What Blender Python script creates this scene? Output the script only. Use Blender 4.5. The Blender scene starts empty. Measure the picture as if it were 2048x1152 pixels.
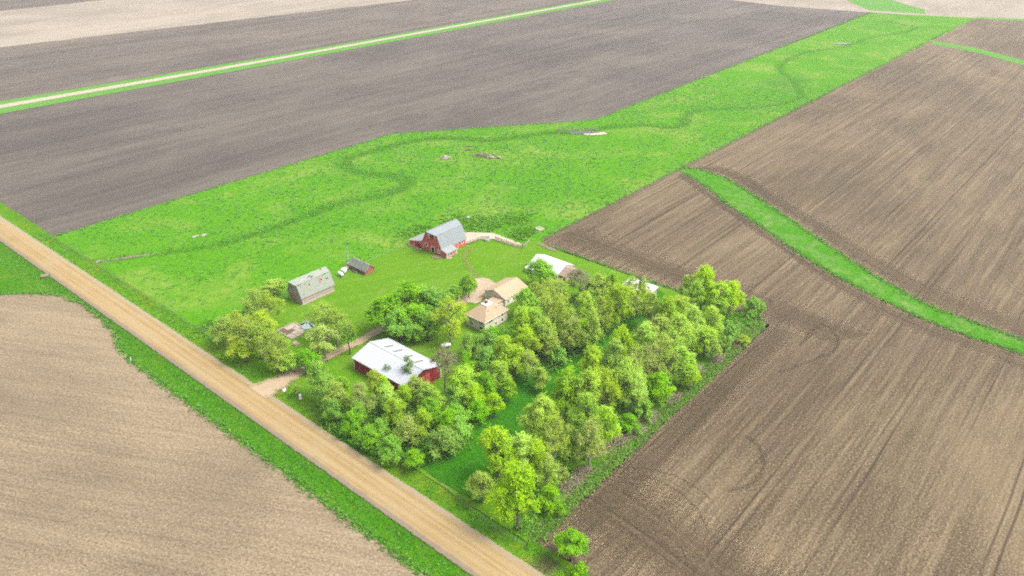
import bpy, bmesh, math, random
import numpy as np
from mathutils import Vector, Matrix, noise, geometry

R = math.radians
sc = bpy.context.scene
col = sc.collection

# ------------------------------------------------------------------ camera
cam_data = bpy.data.cameras.new('camera')
cam_data.sensor_width = 36.0
cam_data.lens = 27.21
cam_data.clip_start = 1.0
cam_data.clip_end = 30000.0
cam = bpy.data.objects.new('camera', cam_data)
cam.location = (0, 0, 132)
cam.rotation_euler = (R(90 - 28.314), 0, R(-49.628))
col.objects.link(cam)
sc.camera = cam

# ------------------------------------------------------------------ sky, sun, exposure
SUN_EL, SUN_AZ = 56.0, 152.0          # azimuth clockwise from +Y
world = bpy.data.worlds.new('World')
sc.world = world
world.use_nodes = True
wn = world.node_tree
sky = wn.nodes.new('ShaderNodeTexSky')
sky.sky_type = 'NISHITA'
sky.sun_disc = False
sky.sun_elevation = R(SUN_EL)
sky.sun_rotation = R(SUN_AZ)
sky.air_density = 1.0
sky.dust_density = 6.0
sky.ozone_density = 1.0
hs = wn.nodes.new('ShaderNodeHueSaturation')
hs.inputs['Saturation'].default_value = 0.30
bg = wn.nodes['Background']
bg.inputs['Strength'].default_value = 0.15
wn.links.new(sky.outputs[0], hs.inputs['Color'])
wn.links.new(hs.outputs[0], bg.inputs['Color'])

sun_data = bpy.data.lights.new('sun', 'SUN')
sun_data.energy = 0.75
sun_data.angle = R(22)
sun_data.color = (1.0, 0.95, 0.87)
sun = bpy.data.objects.new('sun', sun_data)
az = R(SUN_AZ)
to_sun = Vector((math.sin(az) * math.cos(R(SUN_EL)), math.cos(az) * math.cos(R(SUN_EL)), math.sin(R(SUN_EL))))
sun.rotation_euler = to_sun.to_track_quat('Z', 'Y').to_euler()
sun.location = to_sun * 300
col.objects.link(sun)

sc.view_settings.view_transform = 'Standard'
sc.view_settings.look = 'None'
sc.view_settings.gamma = 1.0
sc.view_settings.use_curve_mapping = False
sc.view_settings.exposure = 1.5
sc.render.engine = 'CYCLES'
sc.cycles.use_denoising = False
sc.cycles.filter_width = 1.9
sc.cycles.max_bounces = 7
sc.cycles.diffuse_bounces = 5
sc.cycles.glossy_bounces = 2
sc.cycles.transmission_bounces = 5
sc.cycles.transparent_max_bounces = 10
sc.cycles.volume_bounces = 0
sc.render.use_persistent_data = False

# ------------------------------------------------------------------ tagging
def tag(o, label=None, cat=None, group=None, kind=None):
    if label: o['label'] = label
    if cat: o['category'] = cat
    if group: o['group'] = group
    if kind: o['kind'] = kind
    return o

def empty(name, loc=(0, 0, 0), rz=0.0, label=None, cat=None, group=None, parent=None):
    o = bpy.data.objects.new(name, None)
    o.empty_display_size = 0.5
    o.location = loc
    o.rotation_euler = (0, 0, rz)
    col.objects.link(o)
    if parent: o.parent = parent
    return tag(o, label, cat, group)

def link(name, me, mat=None, parent=None, loc=(0, 0, 0)):
    if mat is not None and len(me.materials) == 0:
        me.materials.append(mat)
    o = bpy.data.objects.new(name, me)
    o.location = loc
    col.objects.link(o)
    if parent: o.parent = parent
    return o

# ------------------------------------------------------------------ mesh builder
class MB:
    def __init__(s):
        s.v, s.f = [], []
    def quad(s, a, b, c, d):
        n = len(s.v); s.v += [tuple(a), tuple(b), tuple(c), tuple(d)]; s.f.append((n, n+1, n+2, n+3)); return s
    def box(s, x0, x1, y0, y1, z0, z1):
        n = len(s.v)
        s.v += [(x0,y0,z0),(x1,y0,z0),(x1,y1,z0),(x0,y1,z0),(x0,y0,z1),(x1,y0,z1),(x1,y1,z1),(x0,y1,z1)]
        s.f += [tuple(n+i for i in q) for q in ((3,2,1,0),(4,5,6,7),(0,1,5,4),(1,2,6,5),(2,3,7,6),(3,0,4,7))]
        return s
    def prism(s, prof, a, b, axis='x'):
        # profile in (t, z); extruded along axis from a to b
        n = len(s.v); k = len(prof)
        for w in (a, b):
            for (t, z) in prof:
                s.v.append((w, t, z) if axis == 'x' else (t, w, z))
        s.f.append(tuple(n+i for i in range(k-1, -1, -1)))
        s.f.append(tuple(n+k+i for i in range(k)))
        for i in range(k):
            j = (i+1) % k
            s.f.append((n+i, n+j, n+k+j, n+k+i))
        return s
    def slab(s, pts, th):
        p = [Vector(q) for q in pts]
        nr = (p[1]-p[0]).cross(p[2]-p[0]).normalized()
        if nr.z < 0: nr = -nr
        n = len(s.v); k = len(p)
        s.v += [tuple(q) for q in p] + [tuple(q + nr*th) for q in p]
        s.f.append(tuple(n+i for i in range(k)))
        s.f.append(tuple(n+k+i for i in range(k)))
        for i in range(k):
            j = (i+1) % k
            s.f.append((n+i, n+j, n+k+j, n+k+i))
        return s
    def tube(s, path, radii, n=6, cap=True):
        base = len(s.v); P = [Vector(p) for p in path]
        for i, p in enumerate(P):
            d = (P[min(i+1, len(P)-1)] - P[max(i-1, 0)])
            if d.length < 1e-6: d = Vector((0, 0, 1))
            d.normalize()
            a = d.cross(Vector((0, 0, 1)) if abs(d.z) < .9 else Vector((1, 0, 0))).normalized(); b = d.cross(a)
            r = radii[i] if hasattr(radii, '__len__') else radii
            for k in range(n):
                t = 2*math.pi*k/n
                s.v.append(tuple(p + (a*math.cos(t) + b*math.sin(t))*r))
        for i in range(len(P)-1):
            for k in range(n):
                q = base+i*n; j = (k+1) % n
                s.f.append((q+k, q+j, q+n+j, q+n+k))
        if cap:
            s.f.append(tuple(base+k for k in range(n-1, -1, -1)))
            e = base+(len(P)-1)*n
            s.f.append(tuple(e+k for k in range(n)))
        return s
    def mesh(s, name, mat=None, smooth=False):
        me = bpy.data.meshes.new(name)
        me.from_pydata(s.v, [], s.f)
        bm = bmesh.new(); bm.from_mesh(me)
        bmesh.ops.recalc_face_normals(bm, faces=bm.faces)
        bm.to_mesh(me); bm.free()
        if smooth:
            me.polygons.foreach_set('use_smooth', [True]*len(me.polygons))
        if mat: me.materials.append(mat)
        return me
    def build(s, name, mat, parent=None, smooth=False, loc=(0, 0, 0)):
        return link(name, s.mesh(name, mat, smooth), None, parent, loc)

# ------------------------------------------------------------------ node helper
class NT:
    def __init__(s, name):
        s.m = bpy.data.materials.new(name); s.m.use_nodes = True
        s.t = s.m.node_tree; s.b = s.t.nodes['Principled BSDF']
        s.b.inputs['Roughness'].default_value = 0.9
        s.b.inputs['Specular IOR Level'].default_value = 0.15
        s._pos = None
    def n(s, typ, **kw):
        q = s.t.nodes.new(typ)
        for k, v in kw.items(): setattr(q, k, v)
        return q
    def put(s, sock, v):
        if v is None: return
        if isinstance(v, bpy.types.NodeSocket): s.t.links.new(v, sock)
        elif isinstance(v, tuple) and len(v) == 3 and sock.type == 'RGBA': sock.default_value = (*v, 1)
        else: sock.default_value = v
    def pos(s):
        if s._pos is None: s._pos = s.n('ShaderNodeNewGeometry').outputs['Position']
        return s._pos
    def obj(s): return s.n('ShaderNodeTexCoord').outputs['Object']
    def uv(s): return s.n('ShaderNodeTexCoord').outputs['UV']
    def attr(s, name): return s.n('ShaderNodeAttribute', attribute_name=name).outputs['Fac']
    def rand(s): return s.n('ShaderNodeObjectInfo').outputs['Random']
    def map(s, vec, scale=(1,1,1), rot=0.0, loc=(0,0,0)):
        # rotation first, then anisotropic scale
        q0 = s.n('ShaderNodeMapping'); s.put(q0.inputs['Vector'], vec)
        q0.inputs['Rotation'].default_value = (0, 0, rot)
        q = s.n('ShaderNodeMapping'); s.t.links.new(q0.outputs[0], q.inputs['Vector'])
        q.inputs['Scale'].default_value = scale; q.inputs['Location'].default_value = loc
        return q.outputs[0]
    def noise(s, vec, scale, detail=3, rough=.55, dist=0.0):
        q = s.n('ShaderNodeTexNoise'); s.put(q.inputs['Vector'], vec)
        q.inputs['Scale'].default_value = scale; q.inputs['Detail'].default_value = detail
        q.inputs['Roughness'].default_value = rough; q.inputs['Distortion'].default_value = dist
        return q.outputs['Fac']
    def vor(s, vec, scale, feature='F1'):
        q = s.n('ShaderNodeTexVoronoi', feature=feature); s.put(q.inputs['Vector'], vec)
        q.inputs['Scale'].default_value = scale
        return q
    def math(s, op, a, b=None, c=None, clamp=False):
        q = s.n('ShaderNodeMath', operation=op, use_clamp=clamp)
        for i, v in enumerate((a, b, c)):
            if v is not None: s.put(q.inputs[i], v)
        return q.outputs[0]
    def remap(s, v, a, b, c=0.0, d=1.0):
        q = s.n('ShaderNodeMapRange'); s.put(q.inputs[0], v)
        for i, x in zip((1, 2, 3, 4), (a, b, c, d)): q.inputs[i].default_value = x
        return q.outputs[0]
    def mix(s, f, a, b, mode='MIX'):
        q = s.n('ShaderNodeMix', data_type='RGBA', blend_type=mode)
        s.put(q.inputs[0], f); s.put(q.inputs[6], a); s.put(q.inputs[7], b)
        return q.outputs[2]
    def ramp(s, f, stops):
        q = s.n('ShaderNodeValToRGB'); s.put(q.inputs[0], f)
        e = q.color_ramp.elements
        while len(e) < len(stops): e.new(.5)
        for x, (p, c) in zip(e, stops): x.position = p; x.color = (*c, 1)
        return q.outputs[0]
    def sep(s, vec):
        q = s.n('ShaderNodeSeparateXYZ'); s.put(q.inputs[0], vec); return q.outputs
    def color(s, c): s.put(s.b.inputs['Base Color'], c); return s
    def rough(s, r): s.put(s.b.inputs['Roughness'], r); return s
    def spec(s, r): s.b.inputs['Specular IOR Level'].default_value = r; return s
    def bump(s, h, strength=.5, dist=.1):
        q = s.n('ShaderNodeBump'); s.put(q.inputs['Height'], h)
        q.inputs['Strength'].default_value = strength; q.inputs['Distance'].default_value = dist
        s.t.links.new(q.outputs[0], s.b.inputs['Normal']); return s
    def alpha(s, a): s.put(s.b.inputs['Alpha'], a); return s

# ------------------------------------------------------------------ ground materials
def grass_mat(name, light, dark, dry=None, tuft=0.9, amt=1.0, dryamt=.5, stream=False, big=0.03, mow=None, fine=.7):
    k = NT(name); p = k.pos()
    n1 = k.noise(p, tuft, 5, .75, .3)
    n2 = k.noise(p, big, 4, .6, .4)
    n3 = k.noise(p, 1.7, 2, .7)
    f = k.remap(n1, .40, .62)
    f = k.math('MULTIPLY', f, k.remap(n2, .3, .65, .45*amt, amt))
    c = k.mix(f, light, dark)
    if dry:
        d = k.remap(k.noise(p, big*1.7, 5, .6, .8), .47, .66, 0, dryamt)
        d = k.math('MULTIPLY', d, k.remap(k.noise(p, .35, 3, .7), .3, .6))
        c = k.mix(d, c, dry)
    if mow:
        st = k.noise(k.map(p, (.02, .5, 1), mow), 1.0, 2, .5)
        c = k.mix(k.remap(st, .35, .65, 0, .35), c, dark)
    if stream:
        a = k.attr('stream')
        a = k.math('MULTIPLY', a, k.remap(k.noise(p, .5, 5, .75), .25, .60, .45, 1))
        a = k.math('MULTIPLY', a, k.remap(k.noise(p, .05, 3, .6), .3, .6, .75, 1))
        c = k.mix(a, c, (0.022, 0.115, 0.006))
        m = k.attr('mud')
        m = k.remap(k.math('MULTIPLY', m, k.remap(k.noise(p, .7, 4, .8), .35, .62, .0, 1.5)), .35, .6)
        c = k.mix(m, c, (0.20, 0.165, 0.12))
    c = k.mix(k.remap(n3, .42, .68, 0, fine), c, k.mix(.6, c, (0.0, 0.02, 0.0)))
    c = k.mix(k.remap(k.noise(p, 2.3, 2, .7), .55, .72, 0, fine), c, k.mix(.5, c, (light[0]*1.9, light[1]*1.45, light[2]*3)))
    k.color(c).bump(k.math('ADD', n1, k.math('MULTIPLY', n3, .4)), .6, .25)
    k.spec(.02)
    return k.m

def soil_mat(name, dark, mid, straw, rot=0.0, straw_amt=.5, use_uv=False, track=13.0, fleck=.6, big=.012, streak=1.0, fade=False, seed=0.0, con=.14, rowp=None):
    k = NT(name); p = k.uv() if use_uv else k.pos()
    p = k.map(p, (1, 1, 1), rot, (seed, seed*2, 0))
    n_big = k.noise(p, big, 4, .6, .5)
    rows = k.noise(k.map(p, (.012, .42, 1)), streak, 5, .68, .15)       # long streaks along the rows
    rows2 = k.noise(k.map(p, (.05, 1.3, 1)), 1.0, 3, .7)
    fl = k.noise(k.map(p, (.7, 1.8, 1)), 1.4, 3, .8)
    fine = k.noise(p, 1.5, 3, .8)
    s = k.math('ADD', k.math('MULTIPLY', rows, .55), k.math('MULTIPLY', rows2, .45))
    c = k.mix(k.remap(s, .5-con, .5+con), dark, mid)
    c = k.mix(k.remap(n_big, .3, .7, 0, .55), c, k.mix(.5, c, mid))
    sa = k.math('MULTIPLY', k.remap(k.math('ADD', k.math('MULTIPLY', s, .5), k.math('MULTIPLY', fl, fleck)), .42+.2*fleck, .62+.2*fleck), k.remap(n_big, .35, .6, .35*straw_amt, straw_amt*1.2))
    c = k.mix(sa, c, straw)
    c = k.mix(k.remap(fine, .44, .66, 0, .75), c, k.mix(.55, dark, (0.01, .008, .006)))
    c = k.mix(k.remap(k.noise(p, 2.1, 2, .7), .54, .70, 0, .75), c, tuple(x*1.15 for x in straw))
    broad = k.noise(k.map(p, (1, 1.6, 1)), .0085, 5, .62, .8)
    c = k.mix(k.remap(broad, .36, .52, .55, 0), c, k.mix(.5, c, tuple(x*.45 for x in dark)))
    c = k.mix(k.remap(broad, .52, .70, 0, .45), c, k.mix(.5, c, straw))
    if track:
        y = k.sep(p)[1]
        wob = k.math('MULTIPLY', k.noise(k.map(p, (.01, .01, 1)), 1.0, 2), 3.0)
        t = k.math('PINGPONG', k.math('ADD', y, wob), track/2)
        ln = k.remap(k.math('ABSOLUTE', k.math('SUBTRACT', t, 1.1)), .16, .42, 1, 0)
        ln = k.math('MULTIPLY', ln, k.remap(k.noise(k.map(p, (.008, .12, 1)), 1.0, 3), .42, .62, 0, .75))
        c = k.mix(ln, c, k.mix(.6, dark, (0.012, .009, .007)))
    k.color(c).bump(k.math('ADD', s, k.math('MULTIPLY', fine, .5)), .45, .15)
    if rowp:
        y2 = k.math('ADD', k.sep(p)[1], k.math('MULTIPLY', k.noise(k.map(p, (.03, .03, 1)), 1.0, 3), 2.0))
        rl = k.remap(k.math('PINGPONG', y2, rowp/2), .0, rowp*.22, 1, 0)
        rl = k.math('MULTIPLY', rl, k.remap(k.noise(k.map(p, (.03, .35, 1)), 1.0, 4, .7), .42, .68, 0, .30))
        c = k.mix(rl, c, straw); k.color(c)
    if fade:
        u = k.attr('edge')
        a = k.math('ADD', u, k.math('MULTIPLY', k.math('SUBTRACT', rows2, .5), 1.3))
        k.alpha(k.remap(a, .25, .85, 0, .55))
    return k.m

M = {}
M['pasture'] = grass_mat('pasture_grass', (0.074, 0.210, 0.004), (0.026, 0.130, 0.003), (0.17, 0.225, 0.040), .55, .95, .8, stream=True, big=.018)
M['lawn'] = grass_mat('lawn_grass', (0.088, 0.185, 0.007), (0.050, 0.145, 0.004), (0.145, 0.190, 0.035), .8, .7, .6, big=.03, mow=.5, fine=.4)
M['verge'] = grass_mat('verge_grass', (0.045, 0.150, 0.003), (0.018, 0.095, 0.002), (0.10, 0.16, 0.01), 1.1, 1.0, .6, big=.06, fine=.85)
M['verge_east'] = grass_mat('roadside_grass', (0.070, 0.180, 0.004), (0.032, 0.120, 0.003), (0.16, 0.175, 0.012), 1.1, .9, .7, big=.06)
M['lush'] = grass_mat('lush_grass', (0.032, 0.140, 0.003), (0.012, 0.085, 0.003), (0.06, 0.14, 0.005), 1.4, .9, .4, big=.08)
M['margin'] = grass_mat('weedy_margin', (0.060, 0.165, 0.005), (0.026, 0.100, 0.004), (0.17, 0.130, 0.075), 1.0, .9, 1.0, big=.09)
M['waterway'] = grass_mat('waterway_grass', (0.055, 0.190, 0.006), (0.024, 0.120, 0.004), (0.16, 0.21, 0.07), .8, .9, .9, big=.05, mow=.001)
M['far_grass'] = grass_mat('far_grass', (0.085, 0.210, 0.03), (0.05, 0.16, 0.02), None, .4, .6)

M['soil_south'] = soil_mat('tilled_soil', (0.053, 0.038, 0.022), (0.102, 0.075, 0.045), (0.235, 0.178, 0.102), 0.0, .95, track=15.5, streak=.7, con=.10, rowp=4.6)
M['soil_headland'] = soil_mat('headland_soil', (0.057, 0.041, 0.024), (0.104, 0.076, 0.046), (0.22, 0.165, 0.095), 0.0, .9, use_uv=True, track=6.5, fade=True, rowp=3.2)
M['soil_north'] = soil_mat('north_soil', (0.054, 0.046, 0.039), (0.089, 0.077, 0.065), (0.165, 0.136, 0.102), 0.02, .8, track=None, streak=.22, seed=37.0, con=.075)
M['soil_far'] = soil_mat('far_soil', (0.061, 0.051, 0.044), (0.102, 0.085, 0.071), (0.20, 0.158, 0.112), 0.02, .8, track=None, streak=.16, seed=71.0, con=.07)
M['stubble'] = soil_mat('stubble_soil', (0.120, 0.089, 0.056), (0.180, 0.138, 0.090), (0.285, 0.227, 0.142), R(62), .75, track=None, fleck=.8, streak=.6, seed=11.0)
M['pale_field'] = soil_mat('pale_field_soil', (0.20, 0.165, 0.125), (0.25, 0.21, 0.165), (0.30, 0.26, 0.20), 0.02, .6, track=None, streak=.12, seed=53.0, con=.08)
M['ground'] = soil_mat('distant_soil', (0.080, 0.067, 0.055), (0.12, 0.10, 0.083), (0.18, 0.15, 0.11), 0.0, .5, track=None, streak=.3)

def road_mat():
    k = NT('gravel_road'); uv = k.uv(); p = k.pos(); u = k.sep(uv)[0]
    st = k.noise(k.map(uv, (4.2, .006, 1)), 1.0, 4, .6)
    fine = k.noise(p, 3.0, 3, .8); pat = k.noise(p, .09, 4, .6)
    c = k.mix(k.remap(st, .40, .60), (0.215, 0.140, 0.052), (0.272, 0.200, 0.100))
    c = k.mix(k.remap(pat, .42, .7, 0, .6), c, (0.255, 0.200, 0.115))
    # loose gravel windrow along the left edge, paler dusty strip along the right
    w = k.math('ADD', u, k.math('MULTIPLY', k.math('SUBTRACT', k.noise(k.map(uv, (2, .25, 1)), 1.0, 4, .7), .5), .35))
    left = k.remap(w, -.62, -.78)
    c = k.mix(k.math('MULTIPLY', left, .9), c, k.mix(k.remap(fine, .3, .7), (0.10, 0.078, 0.058), (0.20, 0.165, 0.13)))
    right = k.remap(w, .55, .80)
    c = k.mix(k.math('MULTIPLY', right, .8), c, (0.225, 0.185, 0.13))
    c = k.mix(k.remap(fine, .45, .70, 0, .5), c, (0.14, 0.100, 0.055))
    k.color(c).bump(k.math('ADD', fine, st), .3, .05)
    e = k.math('ABSOLUTE', u)
    e = k.math('ADD', e, k.math('MULTIPLY', k.math('SUBTRACT', k.noise(p, .9, 4, .7), .5), .22))
    k.alpha(k.remap(e, .90, .97, 1, 0))
    return k.m
M['road'] = road_mat()

def gravel_mat(name, a, b, lo=.55, hi=.95, grass=.5):
    k = NT(name); p = k.pos(); u = k.attr('edge')
    n = k.noise(p, .35, 4, .65); f = k.noise(p, 2.8, 3, .8)
    c = k.mix(k.remap(n, .3, .7), a, b)
    c = k.mix(k.remap(f, .45, .75, 0, .4), c, (a[0]*.55, a[1]*.55, a[2]*.5))
    k.color(c).bump(f, .3, .05)
    e = k.math('ADD', u, k.math('MULTIPLY', k.math('SUBTRACT', k.noise(p, .6, 5, .75), .5), 1.4))
    k.alpha(k.math('MULTIPLY', k.remap(e, 1-hi, 1-lo), grass))
    return k.m
M['drive'] = gravel_mat('driveway_gravel', (0.31, 0.240, 0.150), (0.27, 0.205, 0.135), .55, .95, 1.0)
M['pad'] = gravel_mat('yard_gravel', (0.34, 0.265, 0.195), (0.28, 0.225, 0.14), .45, .95, .95)
M['track'] = gravel_mat('worn_track', (0.20, 0.185, 0.065), (0.155, 0.175, 0.035), .0, 1.0, .42)
M['lot'] = gravel_mat('concrete_lot', (0.37, 0.305, 0.235), (0.32, 0.26, 0.20), .9, 1.0, 1.0)
M['far_road'] = gravel_mat('far_road_gravel', (0.30, 0.265, 0.20), (0.27, 0.235, 0.175), .9, 1.0, 1.0)
M['tyre'] = gravel_mat('tyre_track_soil', (0.045, 0.033, 0.022), (0.072, 0.054, 0.038), .1, 1.0, .32)
M['tyre_light'] = gravel_mat('tyre_track_straw', (0.150, 0.115, 0.075), (0.11, 0.083, 0.058), .0, 1.0, .36)
M['bare'] = gravel_mat('bare_earth', (0.20, 0.155, 0.105), (0.15, 0.125, 0.07), .2, 1.0, .8)

def water_mat():
    k = NT('pond_water'); p = k.pos()
    k.color((0.05, 0.055, 0.045)).rough(.06).spec(.5)
    k.bump(k.noise(p, 1.5, 2), .03, .05)
    return k.m
M['water'] = water_mat()

# ------------------------------------------------------------------ ground geometry helpers
def catmull(P, step):
    P = [Vector((*p[:2], 0)) for p in P]
    P = [P[0]*2-P[1]] + P + [P[-1]*2-P[-2]]
    out = []
    for i in range(1, len(P)-2):
        n = max(1, int((P[i+1]-P[i]).length/step))
        for j in range(n):
            t = j/n
            a, b, c, d = P[i-1], P[i], P[i+1], P[i+2]
            out.append(.5*((2*b)+(c-a)*t+(2*a-5*b+4*c-d)*t*t+(3*b-a-3*c+d)*t*t*t))
    out.append(P[-2].copy())
    return out

def strip(name, pts, half, z, mat, step=2.0, cols=5, kind='structure', parent=None, hfun=None, jit=0.0):
    C = catmull(pts, step); n = len(C)
    if not hasattr(half, '__len__'): half = [half]*len(pts)
    hv = np.interp(np.linspace(0, len(half)-1, n), range(len(half)), half)
    V, UV, E, F = [], [], [], []
    acc = 0
    for i, c in enumerate(C):
        d = C[min(i+1, n-1)] - C[max(i-1, 0)]; d.normalize(); nr = Vector((d.y, -d.x, 0))
        if i: acc += (C[i]-C[i-1]).length
        for k in range(cols):
            u = -1+2*k/(cols-1)
            w = hv[i]*u*(1+jit*noise.noise(Vector((acc*.15, u*3, 7.7))))
            q = c + nr*w
            h = hfun(u, acc, q) if hfun else 0
            V.append((q.x, q.y, z+h)); UV.append((u, acc, w)); E.append(1-abs(u))
    for i in range(n-1):
        for k in range(cols-1):
            a = i*cols+k
            F.append((a, a+1, a+1+cols, a+cols))
    me = bpy.data.meshes.new(name); me.from_pydata(V, [], F)
    ul = me.uv_layers.new(name='UVMap')
    for l in me.loops: ul.data[l.index].uv = (UV[l.vertex_index][0], UV[l.vertex_index][1])
    at = me.attributes.new('edge', 'FLOAT', 'POINT'); at.data.foreach_set('value', E)
    me.update()
    o = link(name, me, mat, parent)
    if kind: tag(o, kind=kind)
    return o, C

def strip2(name, L, Rr, z, mat, n=60, cols=5, kind='structure', uvm=False):
    # ribbon between two edge polylines; u runs across, v along (metres)
    def res(P):
        c = catmull(P, 3.0); d = [0]
        for i in range(1, len(c)): d.append(d[-1]+(c[i]-c[i-1]).length)
        t = np.linspace(0, d[-1], n)
        return np.interp(t, d, [q.x for q in c]), np.interp(t, d, [q.y for q in c]), d[-1]
    lx, ly, dl = res(L); rx, ry, _ = res(Rr)
    V, UV, E, F = [], [], [], []
    for i in range(n):
        w = math.hypot(rx[i]-lx[i], ry[i]-ly[i])
        for k in range(cols):
            t = k/(cols-1)
            V.append((lx[i]*(1-t)+rx[i]*t, ly[i]*(1-t)+ry[i]*t, z))
            UV.append((dl*i/(n-1), w*t) if uvm else (2*t-1, dl*i/(n-1)))
            E.append(min(t, 1-t)*2)
    for i in range(n-1):
        for k in range(cols-1):
            a = i*cols+k
            F.append((a, a+1, a+1+cols, a+cols))
    me = bpy.data.meshes.new(name); me.from_pydata(V, [], F)
    ul = me.uv_layers.new(name='UVMap')
    for l in me.loops: ul.data[l.index].uv = UV[l.vertex_index]
    at = me.attributes.new('edge', 'FLOAT', 'POINT'); at.data.foreach_set('value', E)
    me.update()
    bm = bmesh.new(); bm.from_mesh(me); bmesh.ops.recalc_face_normals(bm, faces=bm.faces)
    if sum(f.normal.z for f in bm.faces) < 0: bmesh.ops.reverse_faces(bm, faces=bm.faces)
    bm.to_mesh(me); bm.free()
    return tag(link(name, me, mat), kind=kind)

def outline(P, step=1.2, amp=.4, freq=.35, maxlen=1e9):
    out = []
    n = len(P)
    for i in range(n):
        a, b = Vector((*P[i], 0)), Vector((*P[(i+1) % n], 0))
        d = b-a; L = d.length
        m = 1 if L > maxlen else max(1, int(L/step))
        nr = Vector((d.y, -d.x, 0)).normalized() if L else Vector()
        for j in range(m):
            q = a+d*(j/m)
            k = amp*noise.noise(Vector((q.x*freq, q.y*freq, 3.1))) + amp*.6*noise.noise(Vector((q.x*freq*3.3, q.y*freq*3.3, 9.1)))
            if m == 1: k = 0
            out.append((q.x+nr.x*k, q.y+nr.y*k))
    return out

def inside(poly, x, y):
    P = np.asarray(poly); x = np.asarray(x, float); y = np.asarray(y, float)
    r = np.zeros(x.shape, bool); j = len(P)-1
    for i in range(len(P)):
        xi, yi = P[i]; xj, yj = P[j]
        c = ((yi > y) != (yj > y))
        if abs(yj-yi) > 1e-12:
            r ^= c & (x < (xj-xi)*(y-yi)/(yj-yi)+xi)
        j = i
    return r

def dist_poly(poly, X, Y, closed=True):
    P = np.asarray(poly, float); best = np.full(X.shape, 1e9)
    m = len(P) if closed else len(P)-1
    for i in range(m):
        a = P[i]; b = P[(i+1) % len(P)]
        d = b-a; L2 = d@d+1e-12
        t = np.clip(((X-a[0])*d[0]+(Y-a[1])*d[1])/L2, 0, 1)
        best = np.minimum(best, np.hypot(X-a[0]-t*d[0], Y-a[1]-t*d[1]))
    return best

def sheet(name, P, z, mat, amp=.4, step=1.2, extra=None, hfun=None, attrs=None, maxlen=1e9, kind='structure', freq=.35, edgew=None, parent=None):
    B = outline(P, step, amp, freq, maxlen)
    pts = [Vector(b) for b in B]
    if extra is not None and len(extra):
        X = np.array([e[0] for e in extra]); Y = np.array([e[1] for e in extra])
        ok = inside(B, X, Y) & (dist_poly(B, X, Y) > .3)
        pts += [Vector((x, y)) for x, y in zip(X[ok], Y[ok])]
    nb = len(B)
    vs, es, fs, *_ = geometry.delaunay_2d_cdt(pts, [], [list(range(nb))], 1, 1e-4)
    xs = np.array([v.x for v in vs]); ys = np.array([v.y for v in vs])
    zs = np.full(xs.shape, float(z))
    if hfun is not None: zs = zs+hfun(xs, ys)
    V = list(zip(xs.tolist(), ys.tolist(), zs.tolist()))
    me = bpy.data.meshes.new(name); me.from_pydata(V, [], [tuple(f) for f in fs])
    me.update()
    if len(me.polygons) and sum(p.normal.z for p in me.polygons) < 0: me.flip_normals()
    if edgew:
        attrs = dict(attrs or {}); attrs['edge'] = np.clip(dist_poly(B, xs, ys)/edgew, 0, 1)
    for k, v in (attrs or {}).items():
        a = me.attributes.new(k, 'FLOAT', 'POINT')
        a.data.foreach_set('value', np.asarray(v(xs, ys) if callable(v) else v, dtype=np.float32))
    o = link(name, me, mat, parent)
    if kind: tag(o, kind=kind)
    return o

def grid_pts(x0, x1, y0, y1, s, j=.35, seed=1):
    r = np.random.default_rng(seed)
    gx, gy = np.meshgrid(np.arange(x0, x1, s), np.arange(y0, y1, s))
    gx = gx+r.uniform(-j, j, gx.shape)*s; gy = gy+r.uniform(-j, j, gy.shape)*s
    return np.c_[gx.ravel(), gy.ravel()]

# ------------------------------------------------------------------ the land
bpy_ground = MB().quad((-6000, -6000, -1.6), (6000, -6000, -1.6), (6000, 6000, -1.6), (-6000, 6000, -1.6)).build('ground', M['ground'])
tag(bpy_ground, kind='structure')

RX0, RX1 = 82.6, 92.6          # gravel road edges
# south and east tilled field
sheet('tilled_field', [(98.7, -900), (3000, -900), (3000, 176), (1000, 176.5), (223.6, 176.5), (222.3, 77), (98.7, 77)], 0, M['soil_south'], .5, 2.0, maxlen=1200)
# north tilled field
NB = [(93.4, 330.4), (283.6, 330.5), (381.5, 258.8), (901.3, 268.4)]
sheet('north_field', [(98.7, 330.5), NB[1], NB[2], (905, 268), (1000, 262), (3000, 262), (3000, 520), (98.7, 575)], 0, M['soil_north'], .5, 2.0, maxlen=600)
# beyond the far road
sheet('far_field', [(60, 560), (96.5, 572), (3000, 515), (3000, 1500), (-1500, 1500), (-1500, 600)], -.06, M['soil_far'], .6, 4, maxlen=400)
sheet('pale_field', [(74.1, 791.0), (233.1, 769.1), (356.3, 751.0), (508.1, 725.8), (780.0, 683.0), (1260.1, 573.1), (1615.4, 740.4), (939.6, 927.3), (416.0, 978.5), (308.0, 981.6), (99.4, 956.4)], .05, M['pale_field'], 1.5, 6, freq=.08)
sheet('hazy_field', [(895.2, 478.6), (882.6, 359.7), (901.3, 268.4), (929.2, 172.4), (946.9, 133.3), (1058.8, -75.2), (1733.3, -92.8), (1134.9, 611.1)], .06, M['pale_field'], 1.0, 6, freq=.08)
# stubble field west of the road
WC = [(4.7, 338.0), (40.9, 314.3), (65.5, 293.7), (72.7, 286.4), (78.8, 276.3), (81.7, 259.3), (79.5, 236.3), (75.6, 218.3), (75.9, 145.0), (76.3, 89.1), (76.5, 55.7)]
WCs = [tuple(p[:2]) for p in catmull(WC, 3)]
sheet('stubble_field', WCs + [(WCs[-1][0], -900), (-1500, -900), (-1500, WCs[0][1])], 0, M['stubble'], .35, 1.0, maxlen=300)

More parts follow.
